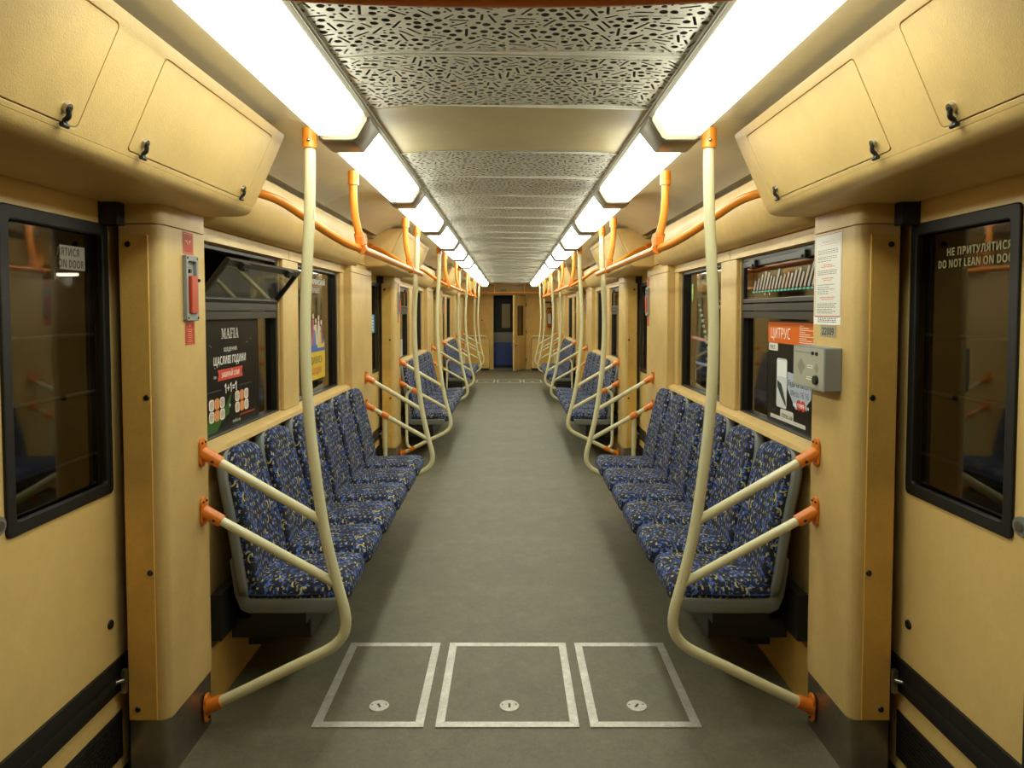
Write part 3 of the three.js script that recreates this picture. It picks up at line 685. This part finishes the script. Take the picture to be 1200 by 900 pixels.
// ---------------------------------------------------------------- floor hatches
let hatchNo = 0;
for (const [base, far] of [[2.45, false], [14.62, true]]) for (const [x0, x1, which] of [[-.73, -.317, 0], [-.274, .258, 1], [.298, .708, 2]]) {
  const d0 = base, d1 = base + .64, t = .0035, b = .034;
  const o = thing('floor_hatch', `${['metal-framed floor hatch towards the sushi poster side', 'wide metal-framed floor hatch between two narrower ones', 'metal-framed floor hatch towards the intercom side'][which]}, ${far ? 'before the end door' : 'between the first grab poles'}`, 'hatch', [(x0 + x1) / 2, 0, (d0 + d1) / 2], 'floor hatches');
  part(o, 'lid', box(x0 + b, x1 - b, .0003, .0018, d0 + b, d1 - b), M.hatch);
  const bar = (pts) => { const sh = new THREE.Shape(pts.map(p => new THREE.Vector2(...p))); const g = new THREE.ExtrudeGeometry(sh, { depth: t - .001, bevelEnabled: true, bevelThickness: .0008, bevelSize: .0008, bevelOffset: -.001, bevelSegments: 1 }); g.rotateX(-Math.PI / 2); g.translate(0, .0008, 0); return g; };
  part(o, 'frame_bar', bar([[x0, d0], [x1, d0], [x1 - b, d0 + b], [x0 + b, d0 + b]]), M.alu);
  part(o, 'frame_bar', bar([[x0, d1], [x0 + b, d1 - b], [x1 - b, d1 - b], [x1, d1]]), M.alu);
  part(o, 'frame_bar', bar([[x0, d0], [x0 + b, d0 + b], [x0 + b, d1 - b], [x0, d1]]), M.alu);
  part(o, 'frame_bar', bar([[x1, d0], [x1, d1], [x1 - b, d1 - b], [x1 - b, d0 + b]]), M.alu);
  const lx = [x0 + .225, 0, x1 - .215][which], ld = d0 + .135;
  const disc = part(o, 'lock_disc', rod(V(lx, .001, ld), V(lx, .0055, ld), .0395, 28, .037), M.alu);
  const slot = new THREE.BoxGeometry(.009, .001, .026); slot.rotateY([.5, 0, -.6][which]); slot.translate(lx, .0056, -ld); part(disc, 'key_slot', slot, M.dark);
  for (const q of [[-.027, .006], [.026, .008]]) part(disc, 'rivet', rod(V(lx + q[0], .005, ld + q[1]), V(lx + q[0], .0062, ld + q[1]), .0035, 8), M.latch);
}

// ---------------------------------------------------------------- emergency handles
const stickerTop = canvasTex(128, 128, (c, w, h) => { c.fillStyle = '#b5442f'; c.fillRect(0, 0, w, h); c.strokeStyle = '#d8a86c'; c.lineWidth = 3; c.strokeRect(8, 8, w - 16, h - 16); c.fillStyle = '#e6c088'; c.beginPath(); c.moveTo(24, 46); c.lineTo(52, 46); c.lineTo(58, 74); c.lineTo(46, 58); c.closePath(); c.fill(); c.beginPath(); c.moveTo(104, 46); c.lineTo(76, 46); c.lineTo(70, 74); c.lineTo(82, 58); c.closePath(); c.fill(); });
const stickerLow = canvasTex(128, 128, (c, w, h) => { c.fillStyle = '#b03a2a'; c.fillRect(0, 0, w, h); c.strokeStyle = '#d09a66'; c.lineWidth = 2; c.strokeRect(6, 6, w - 12, h - 12); c.fillStyle = '#dba878'; c.beginPath(); c.arc(64, 22, 7, 0, 7); c.fill(); for (let i = 0; i < 7; i++) c.fillRect(28 + (i % 3) * 6, 42 + i * 11, 72 - (i % 3) * 12, 3); });
const stTop = printed(stickerTop), stLow = printed(stickerLow);
function emergency(s, dc, label) {
  const X = 1.1055, o = thing('emergency_handle', label, 'handle', [s * X, 1.5, dc], 'emergency handles');
  const a = dc - .045, b = dc + .045;
  part(o, 'housing', plate(roundRect(a, b, 1.498, 1.722, .006), X - .014, X, s, [roundRect(a + .015, b - .015, 1.522, 1.702, .006)], .002), M.grey);
  part(o, 'recess', box(s * (X - .002), s * X, 1.512, 1.71, a + .01, b - .01), M.grey);
  part(o, 'lever', rbox(s * (X - .022), s * (X - .003), 1.524, 1.652, a + .020, b - .020, .005), M.red);
  part(o, 'hinge_pin', rod(V(s * (X - .002), 1.668, a + .028), V(s * (X - .016), 1.668, a + .028), .007, 12), M.latch);
  part(o, 'seal', ball(V(s * (X - .02), 1.638, b - .012), .006), M.latch);
  for (const y of [1.508, 1.713]) for (const d of [a + .009, b - .009]) part(o, 'screw', ball(V(s * (X - .0135), y, d), .004, 8, 6), M.latch);
  part(o, 'upper_sticker', facing(s, X - .0006, 1.726, 1.800, dc - .038, dc + .036), stTop, true);
  part(o, 'lower_sticker', facing(s, X - .0006, 1.415, 1.495, dc - .034, dc + .036), stLow, true);
}
emergency(-1, 2.36, 'red emergency handle in grey housing between red stickers, opposite the intercom');
emergency(-1, 2.36 + L, 'red emergency handle at the start of the middle bay, sushi poster side');
emergency(-1, 2.36 + 2 * L, 'red emergency handle at start of the last bay, sushi poster side');
emergency(1, 5.44, 'red emergency handle at the end of first bay, intercom side');
emergency(1, 5.44 + L, 'red emergency handle at the end of middle bay, intercom side');

// ---------------------------------------------------------------- intercom, notice, number plate
{
  const o = thing('intercom_box', 'grey metal intercom box fixed to the pillar below the number plate', 'intercom', [1.1055, 1.265, 2.385]);
  part(o, 'case', rbox(1.046, 1.1055, 1.262, 1.408, 2.262, 2.512, .004), M.grey);
  const face = canvasTex(512, 320, (c, w, h) => {
    c.fillStyle = '#a6a391'; c.fillRect(0, 0, w, h); c.fillStyle = '#6f7388'; for (let i = 0; i < 22; i++) c.fillRect(30 + i * 15, 34 + (i % 2) * 2, 10, 12);
    c.fillStyle = '#8d8a76'; c.beginPath(); c.moveTo(140, 90); c.lineTo(212, 160); c.lineTo(140, 240); c.lineTo(66, 160); c.closePath(); c.fill();
    c.beginPath(); c.moveTo(404, 110); c.lineTo(438, 160); c.lineTo(404, 210); c.lineTo(370, 160); c.closePath(); c.fill();
    c.fillStyle = '#6d6d64'; for (let y = 104; y < 232; y += 12) for (let x = 84; x < 200; x += 12) if (Math.abs(x - 140) / 72 + Math.abs(y - 164) / 74 < .9) c.fillRect(x, y, 4, 4);
    c.fillStyle = '#dcd8ca'; c.fillRect(250, 140, 90, 26); c.fillRect(240, 236, 110, 26); c.fillStyle = '#666'; for (let i = 0; i < 6; i++) { c.fillRect(258 + i * 12, 148, 8, 9); c.fillRect(252 + i * 15, 244, 9, 9); }
  });
  const pl = part(o, 'face_plate', facing(1, 1.0452, 1.268, 1.403, 2.268, 2.506), printed(face), true);
  part(o, 'talk_button', rod(V(1.0455, 1.296, 2.318), V(1.036, 1.296, 2.318), .017, 20, .015), M.dark);
  part(o, 'indicator', rod(V(1.0455, 1.386, 2.345), V(1.040, 1.386, 2.345), .006, 12), M.dark);
  part(o, 'indicator', rod(V(1.0455, 1.386, 2.315), V(1.040, 1.386, 2.315), .006, 12), M.dark);
}
{
  const t = canvasTex(320, 512, (c, w, h) => {
    c.fillStyle = '#dedbd2'; c.fillRect(0, 0, w, h);
    c.strokeStyle = '#b9554e'; c.lineWidth = 3; c.strokeRect(10, 4, w - 20, h - 52); c.fillStyle = '#f0eee8'; c.fillRect(0, h - 44, w, 44); c.fillStyle = '#a44'; c.fillRect(10, h - 46, w - 20, 3);
    const line = (y, x0, x1, col, th = 4) => { c.fillStyle = col; for (let x = x0; x < x1;) { const q = rr(10, 34); c.fillRect(x, y, Math.min(q, x1 - x), th); x += q + 6; } };
    line(42, 90, 230, '#c98'); line(56, 60, 260, '#caa');
    for (const y of [88, 98, 108]) line(y, 40, 280, '#777'); for (const y of [126, 136]) line(y, 40, 270, '#888'); for (const y of [150]) line(y, 40, 200, '#888');
    line(172, 110, 210, '#c33'); line(183, 80, 240, '#c55'); for (const y of [204, 214, 224]) line(y, 40, 270, '#777');
    line(248, 90, 230, '#c33'); line(259, 110, 210, '#c55'); for (const y of [284, 298, 310, 322, 334]) line(y, 40, 60 + rr(100, 200), '#777');
    line(356, 70, 250, '#c33'); line(367, 90, 230, '#c55'); for (const y of [392, 402, 412, 424, 434, 444]) line(y, 40, 120 + rr(40, 160), '#777');
    for (const y of [474, 484, 494]) line(y, 50, 270, '#555', 5);
  });
  const o = thing('notice_sheet', 'white printed notice sheet taped on the pillar above the intercom', 'notice', [1.105, 1.482, 2.38]);
  part(o, 'sheet', facing(1, 1.1048, 1.484, 1.799, 2.278, 2.478), printed(t, { roughness: .25 }), true);
  const t2 = canvasTex(256, 96, (c, w, h) => { c.fillStyle = '#9a9683'; c.fillRect(0, 0, w, h); c.fillStyle = '#1c1b18'; c.font = 'bold 86px sans-serif'; c.textAlign = 'center'; c.textBaseline = 'middle'; c.save(); c.translate(w / 2, h / 2 + 4); c.scale(.86, 1); c.fillText('22009', 0, 0); c.restore(); });
  const p = thing('number_plate', 'small grey plate with black number 22009 under the notice', 'plate', [1.105, 1.45, 2.37]);
  part(p, 'plate', facing(1, 1.1046, 1.443, 1.482, 2.312, 2.424), printed(t2), true);
}

// ---------------------------------------------------------------- posters and stickers on the windows
function poster(name, label, s, y0, y1, d0, d1, w, h, draw, transparent, group) {
  const o = thing(name, label, transparent ? 'sticker' : 'poster', [s * 1.2105, y0, (d0 + d1) / 2], group);
  part(o, 'print', facing(s, 1.2105, y0, y1, d0, d1), transparent ? decal(canvasTex(w, h, draw)) : printed(canvasTex(w, h, draw), { roughness: .34 }), true);
  return o;
}
poster('advert_poster', 'black window poster with sushi rolls and 1+1=1 lettering', -1, 1.032, 1.497, 2.588, 3.285, 1050, 700, (c, w, h) => {
  c.fillStyle = '#0b0a09'; c.fillRect(0, 0, w, h);
  c.textAlign = 'center'; c.textBaseline = 'middle'; const cx = w * .53;
  c.fillStyle = '#b9b7b0'; c.font = 'bold 84px serif'; c.save(); c.translate(cx, 92); c.scale(.95, 1.1); c.fillText('MAFIA', 0, 0); c.restore();
  c.font = 'bold 46px sans-serif'; c.fillText('щоденно', cx, 190);
  c.fillStyle = '#d6d4ce'; c.font = 'bold 66px sans-serif'; c.save(); c.translate(cx, 262); c.scale(.84, 1.12); c.fillText('ЩАСЛИВІ ГОДИНИ', 0, 0); c.restore();
  c.fillStyle = '#c64a3c'; c.beginPath(); c.moveTo(cx - 200, 318); c.lineTo(cx + 200, 318); c.lineTo(cx + 186, 350); c.lineTo(cx + 200, 388); c.lineTo(cx - 200, 388); c.lineTo(cx - 186, 350); c.closePath(); c.fill();
  c.fillStyle = '#ead8cc'; c.font = 'bold 46px sans-serif'; c.save(); c.translate(cx, 355); c.scale(.85, 1); c.fillText('ЗАБИРАЙ САМ!', 0, 0); c.restore();
  c.fillStyle = '#b9b7b0'; c.font = 'bold 32px sans-serif'; c.fillText('на', cx - 240, 358);
  c.fillStyle = '#e0ddd6'; c.font = 'bold 84px sans-serif'; c.save(); c.translate(cx, 446); c.scale(.9, 1.05); c.fillText('1+1=1', 0, 0); c.restore();
  c.strokeStyle = '#5c5a54'; c.lineWidth = 4; for (const q of [-1, 1]) { c.beginPath(); c.moveTo(cx + q * 150, 446); c.lineTo(cx + q * 360, 446); c.stroke(); }
  c.fillStyle = '#2f5a22'; c.beginPath(); c.moveTo(180, 700); c.lineTo(210, 590); c.lineTo(470, 560); c.lineTo(560, 480); c.lineTo(520, 610); c.lineTo(400, 650); c.lineTo(330, 700); c.closePath(); c.fill();
  const roll = (x, y) => { for (const [dx, col] of [[0, 0], [1, 1], [2, 0]]) for (const dy of [0, 1]) { const px = x + dx * 78, py = y + dy * 74; c.fillStyle = col ? '#cf7c45' : '#d9d3c4'; c.beginPath(); c.roundRect ? c.roundRect(px, py, 74, 70, 22) : c.rect(px, py, 74, 70); c.fill(); if (col) { c.strokeStyle = '#e6b184'; c.lineWidth = 6; for (let i = 0; i < 3; i++) { c.beginPath(); c.moveTo(px + 14 + i * 22, py + 8); c.lineTo(px + 14 + i * 22, py + 62); c.stroke(); } } else { c.strokeStyle = '#c07866'; c.lineWidth = 5; c.beginPath(); c.arc(px + 37, py + 35, 24, 0, 7); c.stroke(); c.fillStyle = '#aab4ae'; c.beginPath(); c.arc(px + 37, py + 35, 19, 0, 7); c.fill(); c.fillStyle = '#c98a6a'; c.fillRect(px + 30, py + 28, 12, 12); } } };
  roll(225, 492); roll(620, 480);
  c.fillStyle = '#d8d5cc'; c.font = 'bold 56px sans-serif'; c.fillText('+', 535, 560);
  c.fillStyle = '#8a2f22'; c.fillRect(700, 640, 260, 14); c.fillStyle = '#b9b7b0'; c.font = 'bold 30px sans-serif'; c.fillText('mafia.ua', 640, 672);
  c.fillStyle = '#8d8a82'; for (let i = 0; i < 14; i++) { c.beginPath(); c.arc(rr(140, w - 120), rr(60, 400), rr(3, 6), 0, 7); c.fill(); }
});
poster('advert_sticker', 'yellow and blue window sticker with grouped figures beside the sushi poster', -1, 1.10, 1.75, 4.06, 4.50, 440, 650, (c, w, h) => {
  c.clearRect(0, 0, w, h); c.textAlign = 'center';
  c.fillStyle = '#c9c6bc'; c.font = 'bold 46px sans-serif'; c.fillText('ВСЕУКРАЇНСЬКИЙ', w * .52, 52, 400); c.fillText('ПРОЕКТ', w * .5, 106);
  c.fillStyle = '#c9a92a'; c.fillRect(30, 470, w - 60, 175); c.fillStyle = '#3c5aa6'; c.fillRect(30, 400, w - 60, 72); c.fillStyle = '#c9a92a'; c.fillRect(240, 420, 160, 30);
  for (const [x, t, col] of [[90, 250, '#8a7f9a'], [150, 230, '#a34a5a'], [210, 260, '#c8b98e'], [270, 240, '#b9b4b0'], [330, 270, '#7b4a5e'], [180, 300, '#5c6a9a'], [300, 310, '#c2a45a']]) { c.fillStyle = col; c.beginPath(); c.moveTo(x - 34, 430); c.lineTo(x - 16, t + 40); c.lineTo(x + 16, t + 40); c.lineTo(x + 34, 430); c.closePath(); c.fill(); c.fillStyle = '#c9a98a'; c.beginPath(); c.arc(x, t + 20, 17, 0, 7); c.fill(); }
  c.fillStyle = '#5a4a14'; c.font = 'bold 60px sans-serif'; c.fillText('ДИВИСЬ', w / 2, 545); c.fillStyle = '#b3472c'; c.font = 'bold 54px sans-serif'; c.fillText('ЩОДНЯ', w / 2, 610);
}, true);
poster('route_sticker', 'white slanted station names over green dots on the top sash', 1, 1.60, 1.735, 2.62, 3.36, 1024, 200, (c, w, h) => {
  c.clearRect(0, 0, w, h);
  for (let i = 0; i < 18; i++) {
    const x = 60 + i * 52, n = [70, 90, 110, 130, 120, 96, 88, 140, 84, 96, 104, 92, 112, 118, 96, 128, 150, 150][i];
    c.fillStyle = '#3fae96'; c.fillRect(x - 14, 158, 22, 14);
    c.save(); c.translate(x, 150); c.rotate(-1.08); c.fillStyle = '#d6d3cc'; for (let q = 0; q < n; q += 9) { c.fillRect(q, -8, 6, 8); c.fillRect(q, 5, 6, 7); } c.restore();
  }
  c.fillStyle = '#3fae96'; c.fillRect(30, 163, 940, 4);
  c.fillStyle = '#c9c6be'; c.fillRect(250, 176, 10, 16); c.fillRect(330, 176, 10, 18);
}, true).position.x += -.025;
poster('advert_poster', 'black phone poster with orange heading band behind the intercom', 1, 1.022, 1.488, 2.588, 3.19, 900, 700, (c, w, h) => {
  c.fillStyle = '#0d0d0d'; c.fillRect(0, 0, w, h);
  c.fillStyle = '#d9661a'; c.fillRect(0, 8, w, 142);
  c.fillStyle = '#efe6da'; c.textBaseline = 'middle'; c.font = '100px sans-serif'; c.save(); c.translate(40, 84); c.scale(.9, 1); c.fillText('ЦИТРУС', 0, 0); c.restore();
  for (let i = 0; i < 9; i++) c.fillRect(510, 26 + i * 13, 60 + (i * 71) % 190, 4);
  c.fillStyle = '#d8d6d0'; c.beginPath(); c.roundRect ? c.roundRect(14, 152, 160, 52, 12) : c.rect(14, 152, 160, 52); c.fill(); c.fillStyle = '#333'; c.font = 'bold 44px sans-serif'; c.fillText('тест.', 32, 178);
  c.strokeStyle = '#3c3c3c'; c.lineWidth = 6; c.strokeRect(60, 280, 90, 330);
  c.fillStyle = '#c9ced0'; c.beginPath(); c.roundRect ? c.roundRect(160, 250, 170, 330, 20) : c.rect(160, 250, 170, 330); c.fill();
  c.fillStyle = '#e4e6e6'; c.fillRect(172, 262, 146, 110); c.fillStyle = '#3a4347'; c.beginPath(); c.moveTo(172, 400); c.lineTo(240, 420); c.lineTo(318, 540); c.lineTo(318, 566); c.lineTo(230, 500); c.lineTo(172, 440); c.closePath(); c.fill();
  c.fillStyle = '#aab4c4'; c.beginPath(); c.moveTo(336, 330); c.lineTo(700, 350); c.lineTo(690, 470); c.lineTo(600, 540); c.lineTo(470, 560); c.lineTo(340, 440); c.closePath(); c.fill();
  c.fillStyle = '#1d2430'; c.font = 'bold 52px sans-serif'; c.fillText('Будь на висоті', 352, 400, 330); c.font = '54px sans-serif'; c.fillText('Meizu 16 16', 390, 460, 270);
  c.fillStyle = '#c23c2e'; c.beginPath(); c.arc(520, 528, 34, 0, 7); c.arc(580, 528, 34, 0, 7); c.fill(); c.fillStyle = '#eee'; c.font = 'bold 36px sans-serif'; c.fillText('від 11999 грн', 430, 530, 240);
  c.fillStyle = '#c9c7c0'; c.fillRect(60, 640, 560, 26); c.beginPath(); c.roundRect ? c.roundRect(230, 586, 210, 74, 16) : c.rect(230, 586, 210, 74); c.fill(); c.fillStyle = '#333'; c.font = 'bold 44px sans-serif'; c.fillText('citrus.ua', 246, 624, 180);
});
poster('route_sticker', 'metro map sticker of coloured lines on the single pane window', 1, 1.08, 1.76, 3.86, 4.62, 760, 680, (c, w, h) => {
  c.clearRect(0, 0, w, h);
  const dots = (x0, y0, x1, y1, n, col) => { for (let i = 0; i < n; i++) { const t = i / (n - 1), x = x0 + (x1 - x0) * t, y = y0 + (y1 - y0) * t; c.fillStyle = col; c.fillRect(x - 8, y - 7, 16, 14); c.fillStyle = '#b6b3aa'; for (let q = 0; q < 3; q++) c.fillRect(x + 14, y - 8 + q * 6, rr(20, 46), 3); } };
  dots(250, 190, 420, 420, 8, '#5fae72'); dots(420, 420, 640, 640, 8, '#5fae72');
  dots(90, 400, 420, 410, 12, '#c4564c'); dots(420, 410, 690, 170, 8, '#c4564c');
  dots(200, 560, 420, 560, 7, '#5a72bb'); dots(420, 560, 520, 320, 7, '#5a72bb');
  for (const x of [80, 560]) { c.fillStyle = '#6fae62'; c.fillRect(x, 50, 40, 90); c.beginPath(); c.moveTo(x, 140); c.lineTo(x + 40, 140); c.lineTo(x + 20, 168); c.closePath(); c.fill(); c.fillStyle = '#e6e25a'; c.fillRect(x + 12, 76, 16, 40); }
  c.fillStyle = '#a8a59c'; for (let i = 0; i < 9; i++) c.fillRect(190, 600 + i * 8, 20, 4);
}, true);
// small prints on the windows and doors farther down the car
poster('window_sticker', 'pale paper sticker low on the middle bay window, sushi poster side', -1, 1.03, 1.22, 7.35, 7.72, 128, 128, (c, w, h) => { c.fillStyle = '#b9b4a8'; c.fillRect(0, 0, w, h); c.fillStyle = '#8d7f6c'; for (let i = 0; i < 8; i++) c.fillRect(14, 14 + i * 13, 60 + (i * 37) % 40, 5); });
poster('window_sticker', 'blue and white sticker low on the middle bay window, intercom side', 1, 1.06, 1.3, 7.15, 7.5, 128, 128, (c, w, h) => { c.fillStyle = '#9fb0c4'; c.fillRect(0, 0, w, h); c.fillStyle = '#4a6a9a'; c.fillRect(0, 0, w, 40); c.fillStyle = '#dfe2e4'; for (let i = 0; i < 5; i++) c.fillRect(14, 52 + i * 14, 60 + (i * 37) % 40, 6); });
{
  const o = thing('door_sticker', 'small blue sticker on the door window after the first bay', 'sticker', [-1.286, 1.35, 6.35]);
  part(o, 'print', facing(-1, 1.286, 1.33, 1.50, 6.32, 6.50), printed(canvasTex(64, 64, (c, w, h) => { c.fillStyle = '#6f9fc4'; c.fillRect(0, 0, w, h); c.fillStyle = '#d8e2ea'; for (let i = 0; i < 5; i++) c.fillRect(8, 8 + i * 11, 30 + (i * 13) % 18, 5); })), true);
}

// ---------------------------------------------------------------- end wall, open door, coupled car
{
  const w = structure('wall_far', 'ochre yellow end wall with the open end doorway', 'wall', [0, 0, D_FAR]);
  part(w, 'wall_sheet', (() => {
    const sh = new THREE.Shape([[-1.32, 0], [-.42, 0], [-.42, 1.955], [.435, 1.955], [.435, 0], [1.32, 0], [1.32, 2.54], [-1.32, 2.54]].map(a => new THREE.Vector2(...a)));
    const g = new THREE.ExtrudeGeometry(sh, { depth: .07, bevelEnabled: false }); g.translate(0, 0, -D_FAR - .07); return g;
  })(), M.yellowPanel);
  part(w, 'door_frame', [rbox(-.45, -.42, 0, 1.985, D_FAR - .02, D_FAR, .004), rbox(.435, .465, 0, 1.985, D_FAR - .02, D_FAR, .004), rbox(-.45, .465, 1.955, 1.985, D_FAR - .02, D_FAR, .004)], M.yellow);
  part(w, 'access_lid', rbox(-.92, -.68, 1.2, 1.5, D_FAR - .008, D_FAR, .003), M.yellowPanel);
  part(w, 'access_lock', rod(V(-.72, 1.3, D_FAR - .008), V(-.72, 1.3, D_FAR - .016), .02), M.latch);
  part(w, 'upper_band', rbox(-.99, .99, 2.02, 2.20, D_FAR - .012, D_FAR, .004), M.yellow);
  part(w, 'number_plate', box(-.24, -.08, 2.055, 2.115, D_FAR - .018, D_FAR - .012), M.grey);
  part(w, 'door_sill', box(-.42, .435, 0, .02, D_FAR - .03, D_FAR + .07), M.steel);
  const n = structure('wall_near', 'end wall of the car behind the viewer', 'wall', [0, 0, D_NEAR]);
  part(n, 'wall_sheet', box(-1.32, 1.32, 0, 2.54, D_NEAR - .07, D_NEAR), M.yellowPanel);
}
{
  const o = structure('door_' + (++doorNo), 'yellow end door leaf standing open with narrow window', 'door', [.43, 0, D_FAR]);
  const a = new THREE.Vector3(.43, 0, -D_FAR + .02), th = Math.atan2(-.93, -.38);
  // leaf local: x along its width 0.. .82 , z thickness
  const sh = new THREE.Shape([[0, .02], [.82, .02], [.82, 1.94], [0, 1.94]].map(q => new THREE.Vector2(...q)));
  sh.holes.push(new THREE.Path([[.22, .93], [.58, .93], [.58, 1.66], [.22, 1.66]].map(q => new THREE.Vector2(...q))));
  const W = g => { g.rotateY(th); g.translate(a.x, 0, a.z); return g; };
  part(o, 'leaf', W(new THREE.ExtrudeGeometry(sh, { depth: .035, bevelEnabled: true, bevelThickness: .003, bevelSize: .003, bevelOffset: -.003, bevelSegments: 2 })), M.yellow);
  const bx = (x0, x1, y0, y1, z0, z1) => { const g = new THREE.BoxGeometry(x1 - x0, y1 - y0, z1 - z0); g.translate((x0 + x1) / 2, (y0 + y1) / 2, (z0 + z1) / 2); return W(g); };
  part(o, 'pane', bx(.21, .59, .92, 1.67, .012, .016), M.glass);
  part(o, 'window_frame', [bx(.20, .225, .91, 1.68, -.006, .041), bx(.575, .60, .91, 1.68, -.006, .041), bx(.22, .58, .91, .935, -.006, .041), bx(.22, .58, 1.655, 1.68, -.006, .041)], M.winFrame);
  part(o, 'mid_rail', [bx(.01, .81, .795, .81, -.004, .039)], M.yellowPanel);
  part(o, 'handle', [bx(.70, .80, .66, .685, -.05, -.035), bx(.77, .79, .665, .68, -.04, .002), bx(.755, .80, .60, .74, -.008, .0), bx(.70, .80, .66, .685, .07, .085), bx(.77, .79, .665, .68, .03, .075), bx(.755, .80, .60, .74, .034, .042)], M.chrome);
  for (const y of [.25, 1.0, 1.7]) part(o, 'hinge', rod(new THREE.Vector3(.44, y - .05, -D_FAR + .022), new THREE.Vector3(.44, y + .05, -D_FAR + .022), .012, 10), M.latch);
}
{
  const o = thing('coupled_car_end', 'blue and black end door of the next car seen through doorway', 'train car', [0, 0, 18.75]);
  part(o, 'lower_panel', rbox(-.75, .75, .05, .68, 18.75, 18.80, .004), M.blueDoor);
  part(o, 'middle_panel', rbox(-.75, .75, .68, .96, 18.75, 18.80, .004), M.greyDoor);
  const sh = new THREE.Shape([[-.75, .96], [.75, .96], [.75, 2.3], [-.75, 2.3]].map(q => new THREE.Vector2(...q)));
  sh.holes.push(new THREE.Path([[-.21, 1.08], [.02, 1.08], [.02, 1.74], [-.21, 1.74]].map(q => new THREE.Vector2(...q))));
  const g = new THREE.ExtrudeGeometry(sh, { depth: .05, bevelEnabled: false }); g.translate(0, 0, -18.80);
  part(o, 'upper_panel', g, M.rubber);
  part(o, 'lit_window', box(-.22, .03, 1.07, 1.75, 18.78, 18.79), std({ color: 0x6b5a34, emissive: 0xb08a3c, emissiveIntensity: .08, roughness: .3 }));
  part(o, 'threshold', box(-.6, .6, -.02, .05, 18.1, 18.80), M.dark);
}
for (const s of [-1, 1]) {
  const o = thing('end_cabinet', `low yellow cabinet at the end wall, ${s < 0 ? 'sushi poster side' : 'behind the open door leaf'}`, 'cabinet', [s * .85, 0, 17.8]);
  const i = s < 0 ? .52 : .57;
  part(o, 'body', rbox(s * i, s * 1.15, .06, .80, 17.62, D_FAR, .01), M.yellow);
  part(o, 'top', prism([[i, .80], [1.15, .80], [1.15, .86], [i + .08, .86]], 17.62, D_FAR, s), M.yellow);
  part(o, 'door', rbox(s * (i + .06), s * 1.1, .12, .74, 17.608, 17.621, .003), M.yellowPanel);
  part(o, 'plinth', box(s * (i + .02), s * 1.13, 0, .06, 17.66, D_FAR), M.dark);
  const b = thing('waist_rail', `cream horizontal bar above the end cabinet, ${sideName(s)}`, 'handrail', [s * .85, .9, 17.55]);
  part(b, 'bar', rod(V(s * .6, .9, 17.55), V(s * 1.15, .9, 17.55), .017), M.cream);
  for (const X of [.63, 1.08]) part(b, 'stub', rod(V(s * X, .9, 17.55), V(s * X, .862, 17.66), .012), M.cream);
}
{
  const o = thing('fire_extinguisher', 'red extinguisher with white label on the end wall corner', 'extinguisher', [1.04, 1.2, 17.9]);
  part(o, 'cylinder', new THREE.LatheGeometry([[0, 1.12], [.055, 1.125], [.062, 1.15], [.062, 1.5], [.045, 1.55], [.02, 1.57], [.02, 1.6], [0, 1.6]].map(q => new THREE.Vector2(...q)), 20).translate(1.05, 0, -17.9), M.red);
  part(o, 'label', new THREE.CylinderGeometry(.0635, .0635, .26, 20, 1, true, -.9, 1.8).translate(1.05, 1.34, -17.9), std({ color: 0xc9c6bd, roughness: .5, side: THREE.DoubleSide }));
  part(o, 'valve', [box(1.0, 1.10, 1.6, 1.63, 17.88, 17.92), rod(V(1.0, 1.62, 17.9), V(.96, 1.5, 17.88), .01)], M.dark);
  const b = thing('wall_bracket', 'dark bracket on the end wall above the extinguisher', 'bracket', [.98, 1.76, 17.97]);
  part(b, 'bar', [rbox(.90, 1.12, 1.75, 1.79, 17.95, 18.0, .004), box(1.08, 1.12, 1.68, 1.75, 17.95, 18.0)], M.dark);
}

// ---------------------------------------------------------------- tunnel outside the windows
for (const s of [-1, 1]) {
  const o = structure(s < 0 ? 'wall_tunnel_left' : 'wall_tunnel_right', `dark concrete tunnel wall beyond the windows, ${sideName(s)}`, 'tunnel wall');
  part(o, 'tunnel_wall', box(s * 2.0, s * 2.2, -.8, 3.2, -2, 20), M.tunnel);
  let n = 0;
  for (const y of [.55, .85, 1.15, 1.42]) { const c = thing('tunnel_cable', `grey cable along the tunnel wall, ${ord[n++]} from the ground, ${sideName(s)}`, 'cable', [s * 1.985, y, 9]); part(c, 'cable', rod(V(s * 1.985, y, -2), V(s * 1.985, y, 20), .009, 8), M.shell); }
}
{
  const o = thing('tunnel_lamp', 'small white tube lamp on the dark tunnel wall beyond the door', 'lamp', [-2.0, 1.69, 2.96]);
  part(o, 'bracket', box(-2.0, -1.955, 1.67, 1.71, 2.94, 2.98), M.dark);
  part(o, 'tube', rod(V(-1.955, 1.69, 2.96), V(-1.865, 1.69, 2.96), .007, 10), std({ color: 0xffffff, emissive: 0xffffff, emissiveIntensity: 3 }));
  const l = new THREE.PointLight(0xffffff, .05); l.position.copy(V(-1.91, 1.66, 2.96)); l.castShadow = true; scene.add(l);
}
scene.traverse(o => { if (o.isMesh) { o.castShadow = true; o.receiveShadow = true; } });
renderer.render(scene, camera);
